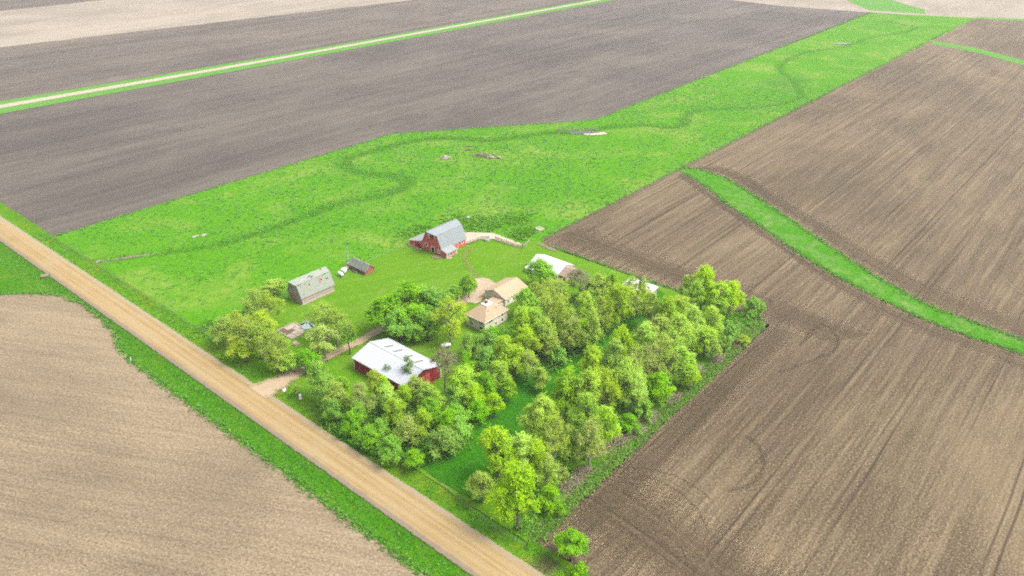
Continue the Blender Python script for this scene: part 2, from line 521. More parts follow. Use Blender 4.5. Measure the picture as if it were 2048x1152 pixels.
# ---- stream course through the pasture
STREAM = [(93.0, 297.4), (102.6, 292.7), (107.6, 289.5), (113.9, 286.2), (125.7, 279.3), (139.3, 272.7), (151.8, 270.7), (165.9, 270.0), (181.4, 270.2), (198.4, 270.8), (212.3, 264.7), (227.4, 262.7), (236.6, 268.4), (237.8, 277.7), (231.8, 289.3), (229.1, 301.4), (234.4, 312.7), (244.7, 316.5), (261.0, 315.3), (274.5, 314.2), (288.4, 309.0), (299.4, 300.3), (306.9, 284.3), (318.7, 276.1), (338.8, 267.0), (349.6, 257.3), (360.3, 249.2), (378.0, 242.1), (392.1, 230.3), (397.2, 216.5), (410.6, 214.8), (428.7, 223.5), (443.5, 221.9), (459.9, 206.2), (477.7, 194.3), (494.2, 188.1), (519.0, 188.3), (555.5, 210.5), (581.3, 229.2), (607.4, 238.5), (655.9, 240.0), (704.5, 224.5), (757.8, 221.2), (798.4, 207.4), (837.6, 205.4), (848.5, 222.3), (856.9, 239.1)]
SC = catmull(STREAM, 2.0)
SX = np.array([p.x for p in SC]); SY = np.array([p.y for p in SC])
def stream_dist(X, Y):
    out = np.full(np.shape(X), 1e9); idx = np.zeros(np.shape(X), int)
    for i in range(0, len(SX)-1):
        dx, dy = SX[i+1]-SX[i], SY[i+1]-SY[i]
        near = (np.abs(X-SX[i]) < 14) & (np.abs(Y-SY[i]) < 14)
        if not near.any(): continue
        t = np.clip(((X[near]-SX[i])*dx+(Y[near]-SY[i])*dy)/(dx*dx+dy*dy+1e-9), 0, 1)
        d = np.hypot(X[near]-SX[i]-t*dx, Y[near]-SY[i]-t*dy)
        cur = out[near]; better = d < cur
        cur[better] = d[better]; out[near] = cur
        ii = idx[near]; ii[better] = i; idx[near] = ii
    return out, idx
def gully(idx):
    # 1 in the cut gully near the road, falling to a shallow swale
    x = SX[np.clip(idx, 0, len(SX)-1)]
    return np.clip((121-x)/7, 0, 1)
def pasture_h(X, Y):
    d, idx = stream_dist(X, Y)
    g = gully(idx)
    depth = .35+.75*g
    w = 3.2-1.5*g
    h = -depth*np.clip(1-(d/w)**2, 0, 1)
    n = np.array([noise.noise(Vector((x*.02, y*.02, 1.3))) for x, y in zip(X, Y)])
    edge = np.clip(d/8, 0, 1)
    return h + .25*n*edge
def a_stream(X, Y):
    d, idx = stream_dist(X, Y)
    x = SX[np.clip(idx, 0, len(SX)-1)]
    w = np.interp(x, [100, 150, 200, 300, 420, 700], [2.4, 2.6, 5.2, 4.2, 3.4, 3.6])
    a = np.clip(1.25-d/w, 0, 1)*np.interp(x, [100, 300, 420, 600, 900], [1, 1, .85, .7, .45])
    # reed bed where the far swale widens
    cx, cy = RB
    r = np.hypot((X-cx)/34, (Y-cy)/17)
    return np.maximum(a, np.clip(1.3-r*1.25, 0, .75))
RB = (547.2, 208.9)
def a_mud(X, Y):
    d, idx = stream_dist(X, Y)
    g = gully(idx)
    return g*np.clip(1.1-np.abs(d-.9)/1.0, 0, 1)
# pasture outline
PAST = [(98.4, 331), NB[1], NB[2], (601.2, 262.7), (898.6, 266.5), (935.9, 173.8), (431.3, 176.4), (226.8, 176.5), (222.3, 172), (222.3, 120), (112, 120), (98.4, 200)]
ex = [grid_pts(98, 960, 120, 340, 7.0)]
for i in range(0, len(SC)):
    d = SC[min(i+1, len(SC)-1)]-SC[max(i-1, 0)]; d.normalize()
    for o in (-6, -4, -2.6, -1.7, -.9, 0, .9, 1.7, 2.6, 4, 6):
        ex.append(np.array([[SC[i].x+d.y*o, SC[i].y-d.x*o]]))
sheet('pasture', PAST, .02, M['pasture'], .45, 1.6, np.vstack(ex), pasture_h, {'stream': a_stream, 'mud': a_mud})

# gully water, pools
w_, _ = strip('stream_water', [(100.2, 294.1), (104.1, 291.6), (108.4, 289.2), (113.9, 286.2)], [.7, 1.2, 1.5, .9], -.70, M['water'], 1.0, 3, jit=.5)
def blob(name, c, rx, ry, rot, z, mat, n=40, amp=.25, seed=0, **kw):
    P = []
    for i in range(n):
        t = 2*math.pi*i/n
        r = 1+amp*noise.noise(Vector((math.cos(t)*1.6, math.sin(t)*1.6, seed*3.7)))
        x, y = rx*r*math.cos(t), ry*r*math.sin(t)
        P.append((c[0]+x*math.cos(rot)-y*math.sin(rot), c[1]+x*math.sin(rot)+y*math.cos(rot)))
    return sheet(name, P, z, mat, .15, 1.0, grid_pts(c[0]-rx-ry, c[0]+rx+ry, c[1]-rx-ry, c[1]+rx+ry, max(.8, ry/4)), **kw)
P1 = (354.9, 249.5)
P1b = (358.3, 242.6)
blob('mud_flat', P1b, 7.0, 3.4, R(-42), .34, M['lot'], seed=2, edgew=1.2)
blob('pond', P1, 9.0, 2.6, R(-46), .38, M['water'], seed=1, amp=.4)
P2 = (711.6, 229.6)
blob('pond', P2, 7.0, 3.2, R(-40), .42, M['water'], seed=5)

# ---- yard lawn
YARD = [(97.3, 215.3), (104.6, 215.5), (115.1, 214.2), (128.3, 213.1), (143.1, 212.9), (154.5, 212.8), (168.6, 213.7), (188.2, 213.7), (205, 205), (206.6, 200.2), (215.2, 196.2), (218.5, 178.9), (225.2, 176.1), (222.0, 174), (222.0, 78.4), (97.5, 78.4), (98.2, 150), (98.2, 215)]
sheet('yard_lawn', YARD, .30, M['lawn'], .25, 1.2, grid_pts(98, 223, 78, 215, 8), lambda X, Y: .1*np.array([noise.noise(Vector((x*.03, y*.03, 5))) for x, y in zip(X, Y)]) - .0)
# lush lane between the two belts and under the trees
sheet('lush_lane', [(98.6, 107.0), (99.0, 116.3), (93.1, 130.6), (94.1, 148.5), (107.8, 148.2), (113.1, 131.3), (128.9, 123.3), (154.8, 124.3), (173.8, 125.3), (199.2, 124.9), (221.3, 124.5), (217.7, 114.1), (198.3, 110.3), (175.4, 108.8), (155.2, 107.6), (130.3, 104.4), (107.6, 97.8), (99.3, 94.4)], .46, M['lush'], .8, 1.5)
sheet('south_margin', [(95.7, 77.3), (108.9, 83.1), (134.0, 84.0), (168.0, 84.8), (200.3, 84.0), (221.0, 83.6), (221.0, 77.6), (180.4, 77.0), (147.3, 77.2), (119.6, 77.0), (100.9, 76.8)], .46, M['margin'], .8, 1.5)

# ---- county road, verges
strip('gravel_road', [(87.6, -400), (87.6, 0), (87.6, 150), (87.6, 330), (87.6, 640), (87.6, 1200)], 5.35, .42, M['road'], 4.0, 15, hfun=lambda u, a, q: .12*(1-u*u))
def verge_west_h(X, Y):
    d = 83.2-X
    return np.interp(d, [-2, 0, 1.2, 3.5, 6.0, 8, 40], [.36, .30, .05, -.55, -.35, .03, .03]) + .06*np.array([noise.noise(Vector((x*.4, y*.4, 2))) for x, y in zip(X, Y)])
wex = [grid_pts(60, 84, 40, 620, 2.2)]
WV = [(84.2, -300), (84.2, 900), (60, 900), (-1400, 760), (-1400, WCs[0][1]-1)] + [(p[0]-.3, p[1]-.3) for p in WCs] + [(WCs[-1][0]-.3, -300)]
sheet('west_verge', WV, 0.01, M['verge'], .4, 1.2, np.vstack(wex), verge_west_h, maxlen=250)
def verge_east_h(X, Y):
    d = X-92.0
    return np.interp(d, [-2, 0, 1.0, 2.8, 4.6, 6.8, 20], [.36, .30, .05, -.45, -.2, .33, .33]) + .06*np.array([noise.noise(Vector((x*.4, y*.4, 4))) for x, y in zip(X, Y)])
sheet('east_verge', [(91.0, -300), (91.0, 900), (98.8, 900), (98.8, -300)], 0.01, M['verge_east'], .3, 1.2, grid_pts(91, 99, -80, 620, 1.6), verge_east_h, maxlen=1300)

# ---- driveway, yard gravel
strip('driveway', [(89.5, (90.1, 173.3)[1]), (95.4, 172.4), (106.0, 172.6), (116.3, 172.6), (127.7, 172.1), (138.2, 172.0), (151.5, 168.3), (163.4, 165.9), (171.5, 165.1), (178.7, 165.8)], [6.5, 3.4, 2.5, 2.3, 2.3, 2.4, 2.4, 2.5, 2.8, 2.6], .50, M['drive'], 1.0, 7, jit=.3)
sheet('yard_pad', [(182.6, 173.6), (186.4, 171.0), (185.6, 165.9), (184.1, 161.7), (178.2, 160.6), (169.0, 159.3), (167.2, 164.7), (169.4, 167.6), (173.3, 166.4), (177.7, 168.1)], .54, M['pad'], .5, .8, grid_pts(160, 200, 150, 190, 1.2), edgew=1.5)
strip('worn_track', [(180.3, 168.5), (184.7, 175.5), (188.6, 181.7), (193.1, 187.6), (198.5, 191.6), (202.1, 193.8)], [3.0, 2.6, 2.0, 1.8, 2.2, 2.4], .52, M['track'], 1.0, 7, jit=.4)
sheet('bare_patch', [(184.8, 199.4), (189.1, 197.7), (188.8, 194.1), (184.9, 194.6)], .52, M['bare'], .3, .6, grid_pts(180, 195, 185, 205, .8), edgew=.8)
sheet('concrete_lot', [(201.9, 196.1), (210.5, 204.8), (213.0, 201.1), (217.3, 195.3), (217.4, 191.3), (217.3, 183.2), (216.7, 178.0), (214.3, 178.0), (213.0, 187.5), (212.9, 191.4), (209.2, 194.9)], .50, M['lot'], .12, .8, grid_pts(195, 250, 180, 235, 1.5), edgew=.4)
sheet('bare_patch', [(222.8, 175.2), (222.8, 170.8), (222.0, 163.9), (219.0, 165.4), (219.7, 170.9), (219.9, 174.3)], .52, M['bare'], .4, .7, grid_pts(195, 235, 160, 190, 1.0), edgew=1.2)

# ---- grassed waterway across the tilled field, its headlands
WL = [(335.3, 175.3), (339.5, 173.8), (341.5, 167.0), (337.8, 151.5), (327.1, 133.6), (311.1, 109.9), (295.2, 86.5), (280.5, 64.1), (268.9, 41.8), (266.4, 24.1), (264.6, 11.1), (260.1, -15.9)]
WR = [(333.4, 172.0), (331.3, 165.6), (326.0, 156.0), (314.0, 139.5), (299.1, 115.8), (283.3, 91.9), (272.9, 72.4), (265.5, 55.7), (259.9, 39.3), (257.8, 23.7), (257.3, 9.7), (251.1, -16.7)]
_l, _r = np.array(WL), np.array(WR)
_m = (_l+_r)/2
WL = [tuple(x) for x in (_m+(_l-_m)*1.2).tolist()]; WR = [tuple(x) for x in (_m+(_r-_m)*1.2).tolist()]
strip2('waterway_headland', [(339.5, 173.8), (356.1, 163.6), (352.2, 145.4), (334.6, 119.9), (320.7, 96.2), (304.0, 71.8), (291.1, 47.8), (285.9, 28.4), (283.4, 12.6), (279.3, -17.9)], WL, .05, M['soil_headland'], 80, 7, uvm=True)
strip2('waterway_headland', WR, [(327.3, 172.5), (317.8, 159.5), (308.8, 145.6), (295.6, 125.6), (281.3, 103.4), (268.0, 81.8), (256.4, 63.0), (248.4, 43.9), (247.4, 28.5), (246.6, 14.2), (241.2, -17.7)], .05, M['soil_headland'], 80, 7, uvm=True)
sheet('grassed_waterway', WL + WR[::-1], .12, M['waterway'], .5, 1.0, freq=.5)
strip2('field_headland', [(226.0, 175.9), (224.5, 124.4), (222.8, 77.4), (220.8, 59.9)], [(250.1, 169.4), (245.8, 117.6), (242.7, 68.3), (240.9, 47.9)], .06, M['soil_headland'], 60, 7, uvm=True)
strip2('field_headland', [(221.6, 76.8), (146.9, 76.9), (95.8, 76.2), (85.8, 76.3)], [(222.1, 68.5), (147.4, 66.8), (99.3, 66.6), (88.5, 66.3)], .07, M['soil_headland'], 60, 7, uvm=True)
strip2('field_headland', [(105.3, 75.2), (104.1, 56.9), (102.2, 38.1)], [(134.2, 75.0), (130.5, 40.9), (127.8, 8.0)], .08, M['soil_headland'], 60, 7, uvm=True)
# tyre tracks curving through the tilled soil
strip('tyre_track', [(163.6, 58.0), (162.3, 53.8), (158.6, 50.6), (153.2, 48.4), (147.0, 48.7), (141.6, 52.0)], .9, .10, M['tyre'], 1.0, 5)
strip('tyre_track', [(216.7, 64.7), (232.9, 64.5), (229.5, 58.0), (221.0, 55.2), (213.7, 57.1), (198.0, 63.2)], .8, .10, M['tyre'], 1.0, 5)
strip('tyre_track', [(219.2, 75.8), (214.7, 67.1), (204.4, 65.9), (187.4, 67.7), (167.6, 67.2)], 1.1, .10, M['tyre_light'], 1.0, 5)
rt = random.Random(4)
TC = (114.1, 61.4)
for i in range(9):
    rr = rt.uniform(5, 22); a0 = rt.uniform(-1.2, .2); a1 = a0+rt.uniform(1.0, 2.0)
    cx, cy = TC[0]+rt.uniform(-5, 5), TC[1]+rt.uniform(-6, 6)
    pts = [(cx+rr*math.cos(a0+(a1-a0)*t/8), cy+rr*math.sin(a0+(a1-a0)*t/8)) for t in range(9)]
    strip('tyre_track', pts, rt.uniform(.25, .5), .10+.004*i, M['tyre_light' if i % 3 else 'tyre'], 1.0, 5)
# grass strips at the far right, far road
strip2('far_waterway', [(777.7, 172.7), (767.3, 137.5), (738.2, 95.9), (699.6, 41.1)], [(761.6, 170.8), (747.8, 135.1), (717.8, 92.2), (678.6, 38.7)], .08, M['far_grass'], 30, 3)
strip2('far_grass_strip', [(942.7, 175.4), (960.4, 135.7), (1000.3, 35.2)], [(929.2, 172.4), (946.9, 133.3), (983.5, 33.9)], .10, M['far_grass'], 20, 3)
sheet('far_meadow', [(915.0, 272.9), (963.1, 311.0), (1021.3, 343.5), (1045.0, 315.7), (1004.5, 274.2), (956.9, 228.8), (928.6, 221.1)], .12, M['far_grass'], 1.5, 4, freq=.1)
def fr(x, o): return (x, 213.5-.1745*x-.0000085*x*x+o)
strip2('far_road_grass', [(63.9, 583.1), (165.8, 578.1), (388.8, 562.0), (803.9, 547.1), (1364.6, 533.9)], [(56.9, 546.2), (154.5, 546.0), (370.5, 536.9), (773.0, 525.7), (1304.6, 509.4)], .10, M['far_grass'], 90, 5)
strip2('far_road', [(61.8, 572.0), (162.5, 568.8), (383.3, 554.5), (795.5, 541.3), (1345.3, 526.0)], [(60.0, 562.4), (159.2, 559.3), (378.0, 547.2), (786.7, 535.2), (1328.0, 518.9)], .18, M['far_road'], 90, 3)


# ------------------------------------------------------------------ building materials
def plain(name, c, rough=.7, spec=.3, var=.15, scale=1.5, metal=0.0):
    k = NT(name); p = k.obj()
    n = k.noise(p, scale, 4, .6)
    k.color(k.mix(k.remap(n, .3, .7, 0, var*2), c, tuple(x*.6 for x in c))).rough(rough).spec(spec)
    k.b.inputs['Metallic'].default_value = metal
    return k.m

def siding(name, a, b, board=.25, horiz=False, wear=.4, wearc=(.16, .13, .11), wscale=.9):
    k = NT(name); p = k.obj(); s = k.sep(p)
    t = s[2] if horiz else k.math('ADD', s[0], s[1])
    saw = k.math('FRACT', k.math('DIVIDE', t, board))
    cell = k.math('FLOOR', k.math('DIVIDE', t, board))
    wn_ = k.n('ShaderNodeTexWhiteNoise', noise_dimensions='1D'); k.put(wn_.inputs['W'], cell)
    c = k.mix(wn_.outputs['Value'], a, b)
    st = k.noise(k.map(p, (1, 1, 8) if horiz else (8, 8, .6)), wscale, 4, .65)
    w = k.math('MULTIPLY', k.remap(st, .45, .68), wear)
    c = k.mix(w, c, wearc)
    gap = k.remap(saw, .0, .12, 1, 0)
    c = k.mix(k.math('MULTIPLY', gap, .25 if horiz else .55), c, tuple(x*.35 for x in a))
    k.color(c).rough(.85).bump(k.remap(saw, 0, .15), .5, .02)
    return k.m

def shingle(name, a, b, course=.35, patch=None, patchamt=0.0):
    k = NT(name); p = k.obj(); s = k.sep(p)
    rowf = k.math('DIVIDE', s[2], course*.55)
    cell = k.math('FLOOR', rowf)
    n = k.noise(k.map(p, (2.6, 2.6, 7)), 1.0, 2, .7)
    n2 = k.noise(p, .5, 4, .6)
    c = k.mix(k.remap(n, .3, .7), a, b)
    c = k.mix(k.remap(n2, .35, .7, 0, .4), c, tuple(x*.72 for x in a))
    c = k.mix(k.remap(k.math('FRACT', rowf), .0, .2, .35, 0), c, tuple(x*.45 for x in a))
    if patch:
        m = k.noise(k.map(p, (.55, .9, 1.3)), 1.0, 5, .72, .5)
        c = k.mix(k.remap(m, .47, .56, 0, patchamt), c, patch)
    k.color(c).rough(.92).bump(k.math('FRACT', rowf), .4, .02)
    return k.m

def metal_roof(name, c, rib=.6, rust=None, rough=.5, axis=0):
    k = NT(name); p = k.obj(); s = k.sep(p)
    saw = k.math('FRACT', k.math('DIVIDE', s[axis], rib))
    n = k.noise(k.map(p, (1, 1, .25)), .5, 4, .6)
    cc = k.mix(k.remap(n, .35, .7, 0, .3), c, tuple(x*.80 for x in c))
    cc = k.mix(k.remap(saw, .0, .10, .35, 0), cc, tuple(x*.6 for x in c))
    if rust:
        cc = k.mix(k.remap(k.noise(p, .9, 5, .7), .55, .68, 0, .7), cc, rust)
    k.color(cc).rough(rough).spec(.4).bump(k.remap(saw, .0, .14), .4, .03)
    return k.m

B = {}
B['red'] = siding('red_barn_siding', (0.46, 0.085, 0.066), (0.40, 0.070, 0.056), .30, wear=.35, wearc=(0.40, 0.16, 0.13))
B['red_metal'] = siding('red_metal_siding', (0.195, 0.019, 0.022), (0.180, 0.018, 0.021), .3, wear=.1)
B['white'] = plain('white_paint', (0.62, 0.60, 0.55), .6, .3, .12)
B['pane'] = plain('window_glass', (0.035, 0.045, 0.055), .12, .6, .1)
B['dark'] = plain('dark_opening', (0.012, 0.010, 0.009), .9, .1, .1)
B['roof_grey'] = metal_roof('grey_metal_roof', (0.152, 0.174, 0.181), .75, rough=.55)
B['roof_lean'] = metal_roof('lean_to_metal_roof', (0.204, 0.217, 0.212), .75, rust=(0.178, 0.162, 0.136), rough=.6)
B['roof_white_y'] = metal_roof('white_metal_roof', (0.33, 0.345, 0.37), .9, rough=.5, axis=1)
B['roof_white2'] = metal_roof('white_shed_roof', (0.44, 0.435, 0.445), .8, rough=.6, axis=1)
B['skylight'] = plain('fibreglass_panel', (0.13, 0.13, 0.12), .4, .4, .3)
B['weathered'] = siding('weathered_board', (0.280, 0.240, 0.208), (0.200, 0.173, 0.157), .32, wear=.7, wearc=(0.336, 0.264, 0.224))
B['weathered_h'] = siding('weathered_lap_board', (0.315, 0.272, 0.238), (0.246, 0.207, 0.184), .32, horiz=True, wear=.7, wearc=(0.374, 0.255, 0.212), wscale=.5)
B['old_roof'] = shingle('mossy_old_shingle', (0.263, 0.245, 0.219), (0.201, 0.196, 0.184), .5, (0.149, 0.219, 0.149), .85)
B['faded_red'] = siding('faded_red_board', (0.262, 0.128, 0.090), (0.217, 0.099, 0.072), .3, wear=.8, wearc=(0.225, 0.180, 0.150))
B['shed_red'] = siding('shed_red_board', (0.280, 0.106, 0.064), (0.224, 0.080, 0.051), .3, wear=.8, wearc=(0.256, 0.160, 0.120))
B['green_roof'] = shingle('grey_green_shingle', (0.095, 0.119, 0.097), (0.128, 0.155, 0.128), .4, (0.182, 0.189, 0.169), .5)
B['tan_roof'] = shingle('tan_shingle', (0.36, 0.268, 0.178), (0.315, 0.228, 0.145), .3)
B['tan_wall'] = siding('beige_lap_siding', (0.52, 0.475, 0.365), (0.51, 0.465, 0.355), .22, horiz=True, wear=.05, wearc=(.42, .38, .30))
B['cream_lit'] = siding('cream_lit_siding', (0.60, 0.55, 0.44), (0.59, 0.54, 0.43), .22, horiz=True, wear=.05, wearc=(.5, .45, .37))  # paler beige painting sunlight on the garage's south wall; also the breezeway's colour
B['deck'] = plain('white_membrane', (0.48, 0.47, 0.46), .7, .3, .1)
B['brick'] = plain('red_brick', (0.23, 0.065, 0.045), .9, .2, .2, 5)
B['concrete'] = plain('old_concrete', (0.322, 0.270, 0.218), .95, .1, .25, .9)
B['concrete_dark'] = plain('stained_concrete', (0.125, 0.085, 0.068), .95, .1, .4, 1.6)
B['tank'] = plain('white_tank_paint', (0.62, 0.61, 0.60), .35, .5, .05)
B['galv'] = plain('galvanised_steel', (0.27, 0.29, 0.30), .4, .5, .2, 2, .3)
B['wood'] = plain('grey_wood', (0.202, 0.163, 0.124), .9, .1, .3, 2)
B['wood_pale'] = plain('pale_wood', (0.26, 0.22, 0.165), .9, .1, .25, 2)
B['wire'] = plain('fence_wire', (0.18, 0.18, 0.17), .5, .4, .1)
B['bark'] = plain('grey_bark', (0.135, 0.115, 0.092), .95, .1, .35, 3)
B['bark_pale'] = plain('pale_bark', (0.20, 0.185, 0.15), .95, .1, .3, 3)
B['bark_dark'] = plain('dark_bark', (0.072, 0.060, 0.048), .95, .1, .35, 3)
B['bluish'] = metal_roof('blue_grey_sheet', (0.24, 0.285, 0.31), .6, rough=.5)
B['rust'] = plain('rusty_tin', (0.18, 0.09, 0.055), .8, .2, .4, 2)
B['end_boards'] = siding('bleached_red_board', (0.30, 0.19, 0.15), (0.26, 0.15, 0.115), .3, wear=.8, wearc=(.30, .25, .21))
B['tin'] = plain('dull_rusty_tin', (0.27, 0.20, 0.15), .7, .3, .4, 1.2)
B['stone'] = plain('field_stone', (0.282, 0.246, 0.222), .95, .1, .3, 2)
B['stone_pink'] = plain('pink_stone', (0.305, 0.227, 0.208), .95, .1, .3, 2)
B['brush'] = plain('dead_brush', (0.247, 0.195, 0.143), .95, .05, .35, 4)
B['cut'] = plain('fresh_cut_wood', (0.45, 0.25, 0.12), .8, .1, .1)

# ------------------------------------------------------------------ building helpers (local coordinates of the parent)
def window(parent, axis, at, t, z, w, h, frame='white', fw=.16, pane='pane', mull=True, out=-1, name='window'):
    """axis 'x': in a wall facing -x at x=at, centred y=t; axis 'y': wall facing -y at y=at, centred x=t"""
    m = MB()
    def bx(mb, t0, t1, d0, d1, z0, z1):
        a0, a1 = sorted((at+out*d0, at+out*d1))
        mb.box(a0, a1, t0, t1, z0, z1) if axis == 'x' else mb.box(t0, t1, a0, a1, z0, z1)
    for (t0, t1, z0, z1) in ((t-w/2-fw, t-w/2, z-fw, z+h+fw), (t+w/2, t+w/2+fw, z-fw, z+h+fw), (t-w/2, t+w/2, z-fw, z), (t-w/2, t+w/2, z+h, z+h+fw)):
        bx(m, t0, t1, .0, .07, z0, z1)
    f = m.build(name, B[frame], parent)
    if mull and w > .7:
        for s in (-1, 1):
            q = MB(); bx(q, t+(-w/2 if s < 0 else .03), t+(-.03 if s < 0 else w/2), .0, .03, z, z+h); q.build('pane', B[pane], f)
    else:
        q = MB(); bx(q, t-w/2, t+w/2, .0, .03, z, z+h); q.build('pane', B[pane], f)
    return f

def door(parent, axis, at, t, z, w, h, mat, frame='white', fw=.14, handle=True, out=-1):
    f = window(parent, axis, at, t, z, w, h, frame, fw, mat, False, out, 'door')
    for c in f.children: c.name = 'door_leaf'
    return f

def corner_trim(parent, x, y, z0, z1, mat='white', s=.13):
    return MB().box(x-s, x+s, y-s, y+s, z0, z1).build('corner_trim', B[mat], parent)

def gable_roof(parent, x0, x1, y0, y1, ze, zr, mat, axis='x', over=.4, th=.14, trim=None, hip=None):
    """gable roof with its ridge along axis; two slabs in one roof part, optional fascia parts"""
    m = MB()
    if axis == 'x':
        ym = (y0+y1)/2; s = (zr-ze)/(ym-y0)
        for y, sg in ((y0, -1), (y1, 1)):
            m.slab([(x0-over, y+sg*over, ze-s*over), (x1+over, y+sg*over, ze-s*over), (x1+over, ym, zr), (x0-over, ym, zr)], th)
    else:
        xm = (x0+x1)/2; s = (zr-ze)/(xm-x0)
        for x, sg in ((x0, -1), (x1, 1)):
            m.slab([(x+sg*over, y0-over, ze-s*over), (x+sg*over, y1+over, ze-s*over), (xm, y1+over, zr), (xm, y0-over, zr)], th)
    r = m.build('roof', B[mat], parent)
    if trim:
        zz = (ze-s*over-.12, ze-s*over+th*.8)
        if axis == 'x':
            FB = [(x0-over, x1+over, y0-over-.06, y0-over-.003, *zz), (x0-over, x1+over, y1+over+.003, y1+over+.06, *zz)]
        else:
            FB = [(x0-over-.06, x0-over-.003, y0-over, y1+over, *zz), (x1+over+.003, x1+over+.06, y0-over, y1+over, *zz)]
        for q in FB: MB().box(*q).build('fascia', B[trim], r)
    return r

Z0 = .32      # yard level

# ------------------------------------------------------------------ red gambrel barn
bn = empty('red_barn', (188.6, 196.2, Z0), label='large red gambrel-roofed barn with grey metal roof and white-trimmed windows', cat='barn')
L_, W_ = 13.5, 10.2; EV, KN, KY, RD = 3.3, 7.9, 2.15, 9.6
prof = [(0, 0), (W_, 0), (W_, EV), (W_-KY, KN), (W_/2, RD), (KY, KN), (0, EV)]
MB().prism(prof, 0, L_, 'x').build('wall', B['red'], bn)
rf = MB(); ov = .35; hood = 3.0
# lower slopes
for s in (0, 1):
    Y = (lambda y: y) if s == 0 else (lambda y: W_-y)
    k = (KN-EV)/KY
    rf.slab([(-ov, Y(-ov), EV-k*ov), (L_+ov, Y(-ov), EV-k*ov), (L_+ov, Y(KY), KN), (-ov, Y(KY), KN)], .14)
    rf.slab([(-ov-.3, Y(KY), KN+.02), (L_+ov, Y(KY), KN+.02), (L_+ov, W_/2, RD+.02), (-hood, W_/2, RD+.02)], .14)
rfo = rf.build('roof', B['roof_grey'], bn)
MB().box(-hood, L_+ov, W_/2-.18, W_/2+.18, RD+.10, RD+.24).build('ridge_cap', B['roof_grey'], rfo)
# hay door and upper windows on the gable
hd = MB().box(-.10, 0, 3.7, 6.1, 5.9, 8.3).build('hay_door', B['red_metal'], bn)
for y in (3.55, 6.25): MB().box(-.12, 0, y-.13, y+.13, 5.7, 8.6).build('hay_door_trim', B['white'], bn)
window(bn, 'x', 0, 7.0, 7.0, .8, .9, mull=False, fw=.25)
door(bn, 'x', 0, 4.75, 0, 1.5, 2.3, 'dark', fw=.26)
window(bn, 'x', 0, 8.3, 1.8, 1.0, 1.1, fw=.24)
window(bn, 'x', 0, 1.4, .95, .9, .9, mull=False, fw=.28)
for x, y in ((0, 0), (0, W_), (L_, 0), (L_, W_)): corner_trim(bn, x, y, 0, EV-.15)
# long south wall
door(bn, 'y', 0, 8.3, 0, 1.5, 2.1, 'red', fw=.14)
window(bn, 'y', 0, 6.3, 1.25, .8, .8, mull=False, fw=.22)
window(bn, 'y', 0, 11.6, 1.35, .8, .8, mull=False, fw=.24)
MB().box(6.2, 6.45, -.09, 0, 2.3, EV-.4).build('wall_trim', B['white'], bn)
# lean-to on the north side
l0, l1 = W_+.01, W_+7.0
MB().prism([(l0, 0), (l1, 0), (l1, 2.0), (l0, 3.5)], -.9, 11.5, 'x').build('lean_to_wall', B['red'], bn)
lr = MB(); k = 1.5/7.0
lr.slab([(-1.25, l1+.35, 2.0-k*.35+.02), (11.8, l1+.35, 2.0-k*.35+.02), (11.8, l0-.05, 3.52), (-1.25, l0-.05, 3.52)], .12)
lr.build('lean_to_roof', B['roof_lean'], bn)
MB().box(-1.0, -.9, l0+.6, l0+3.1, .1, 2.1).build('sliding_door', B['red_metal'], bn)
MB().box(-1.7, -.92, l0-.2, l1+.3, -.02, .12).build('concrete_apron', B['concrete'], bn)
corner_trim(bn, -.9, l1, 0, 1.9)
# small shed porch at the south-west corner
p0, p1 = -3.2, -.01
MB().prism([(p1, 0), (p0, 0), (p0, 2.15), (p1, 3.0)], -.3, 5.0, 'x').build('porch_wall', B['red'], bn)
pr = MB(); pr.slab([(-.6, p0-.35, 2.08), (5.3, p0-.35, 2.08), (5.3, p1-.02, 3.02), (-.6, p1-.02, 3.02)], .1)
pr.build('porch_roof', B['roof_lean'], bn)
for x in (-.3, 5.0): corner_trim(bn, x, p0, 0, 2.0)
for x in (.7, 1.9, 3.6): window(bn, 'y', p0, x, .55, .75, 1.1, mull=False, fw=.14)
MB().box(-.2, 1.6, p0-1.0, p0-.15, -.03, .08).build('door_step', B['concrete'], bn)

# ------------------------------------------------------------------ old weathered barn
ob = empty('old_barn', (130.0, 205.3, Z0), label='weathered grey gambrel barn with mossy patched shingle roof full of holes', cat='barn')
L_, W_ = 13.6, 7.6; EV, KN, KY, RD = 3.0, 7.0, 1.75, 8.4
prof = [(0, 0), (W_, 0), (W_, EV), (W_-KY, KN), (W_/2, RD), (KY, KN), (0, EV)]
MB().prism(prof, 0.06, L_-.06, 'x').build('wall', B['weathered'], ob)
MB().box(.05, L_-.05, -.06, 0, 0, EV-.02).build('lap_siding', B['weathered_h'], ob)
rf = MB(); ov = .3; k = (KN-EV)/KY
for s in (0, 1):
    Y = (lambda y: y) if s == 0 else (lambda y: W_-y)
    rf.slab([(-ov, Y(-.25), EV-k*.25), (L_+ov, Y(-.35), EV-k*.3), (L_+ov, Y(KY), KN), (-ov, Y(KY), KN)], .12)
    rf.slab([(-ov-.2, Y(KY), KN+.02), (L_+ov, Y(KY), KN+.02), (L_+ov, W_/2, RD-.08), (L_*.5, W_/2, RD+.0), (-2.0, W_/2, RD+.06)], .12)
ro = rf.build('roof', B['old_roof'], ob)
def roof_patch(x, t, w, h, mat, name, lift=.13):
    # piece lying on the south lower slope; t = 0 eave .. 1 knee
    dy, dz = KY, KN-EV; Ls = math.hypot(dy, dz); u = (dy/Ls, dz/Ls); nr = Vector((0, -u[1], u[0]))
    c0 = Vector((x, t*dy, EV+t*dz)) + nr*lift
    up = Vector((0, u[0], u[1]))*h
    m = MB(); m.slab([c0, c0+Vector((w, 0, 0)), c0+Vector((w, 0, 0))+up, c0+up], .03)
    return m.build(name, B[mat], ro)
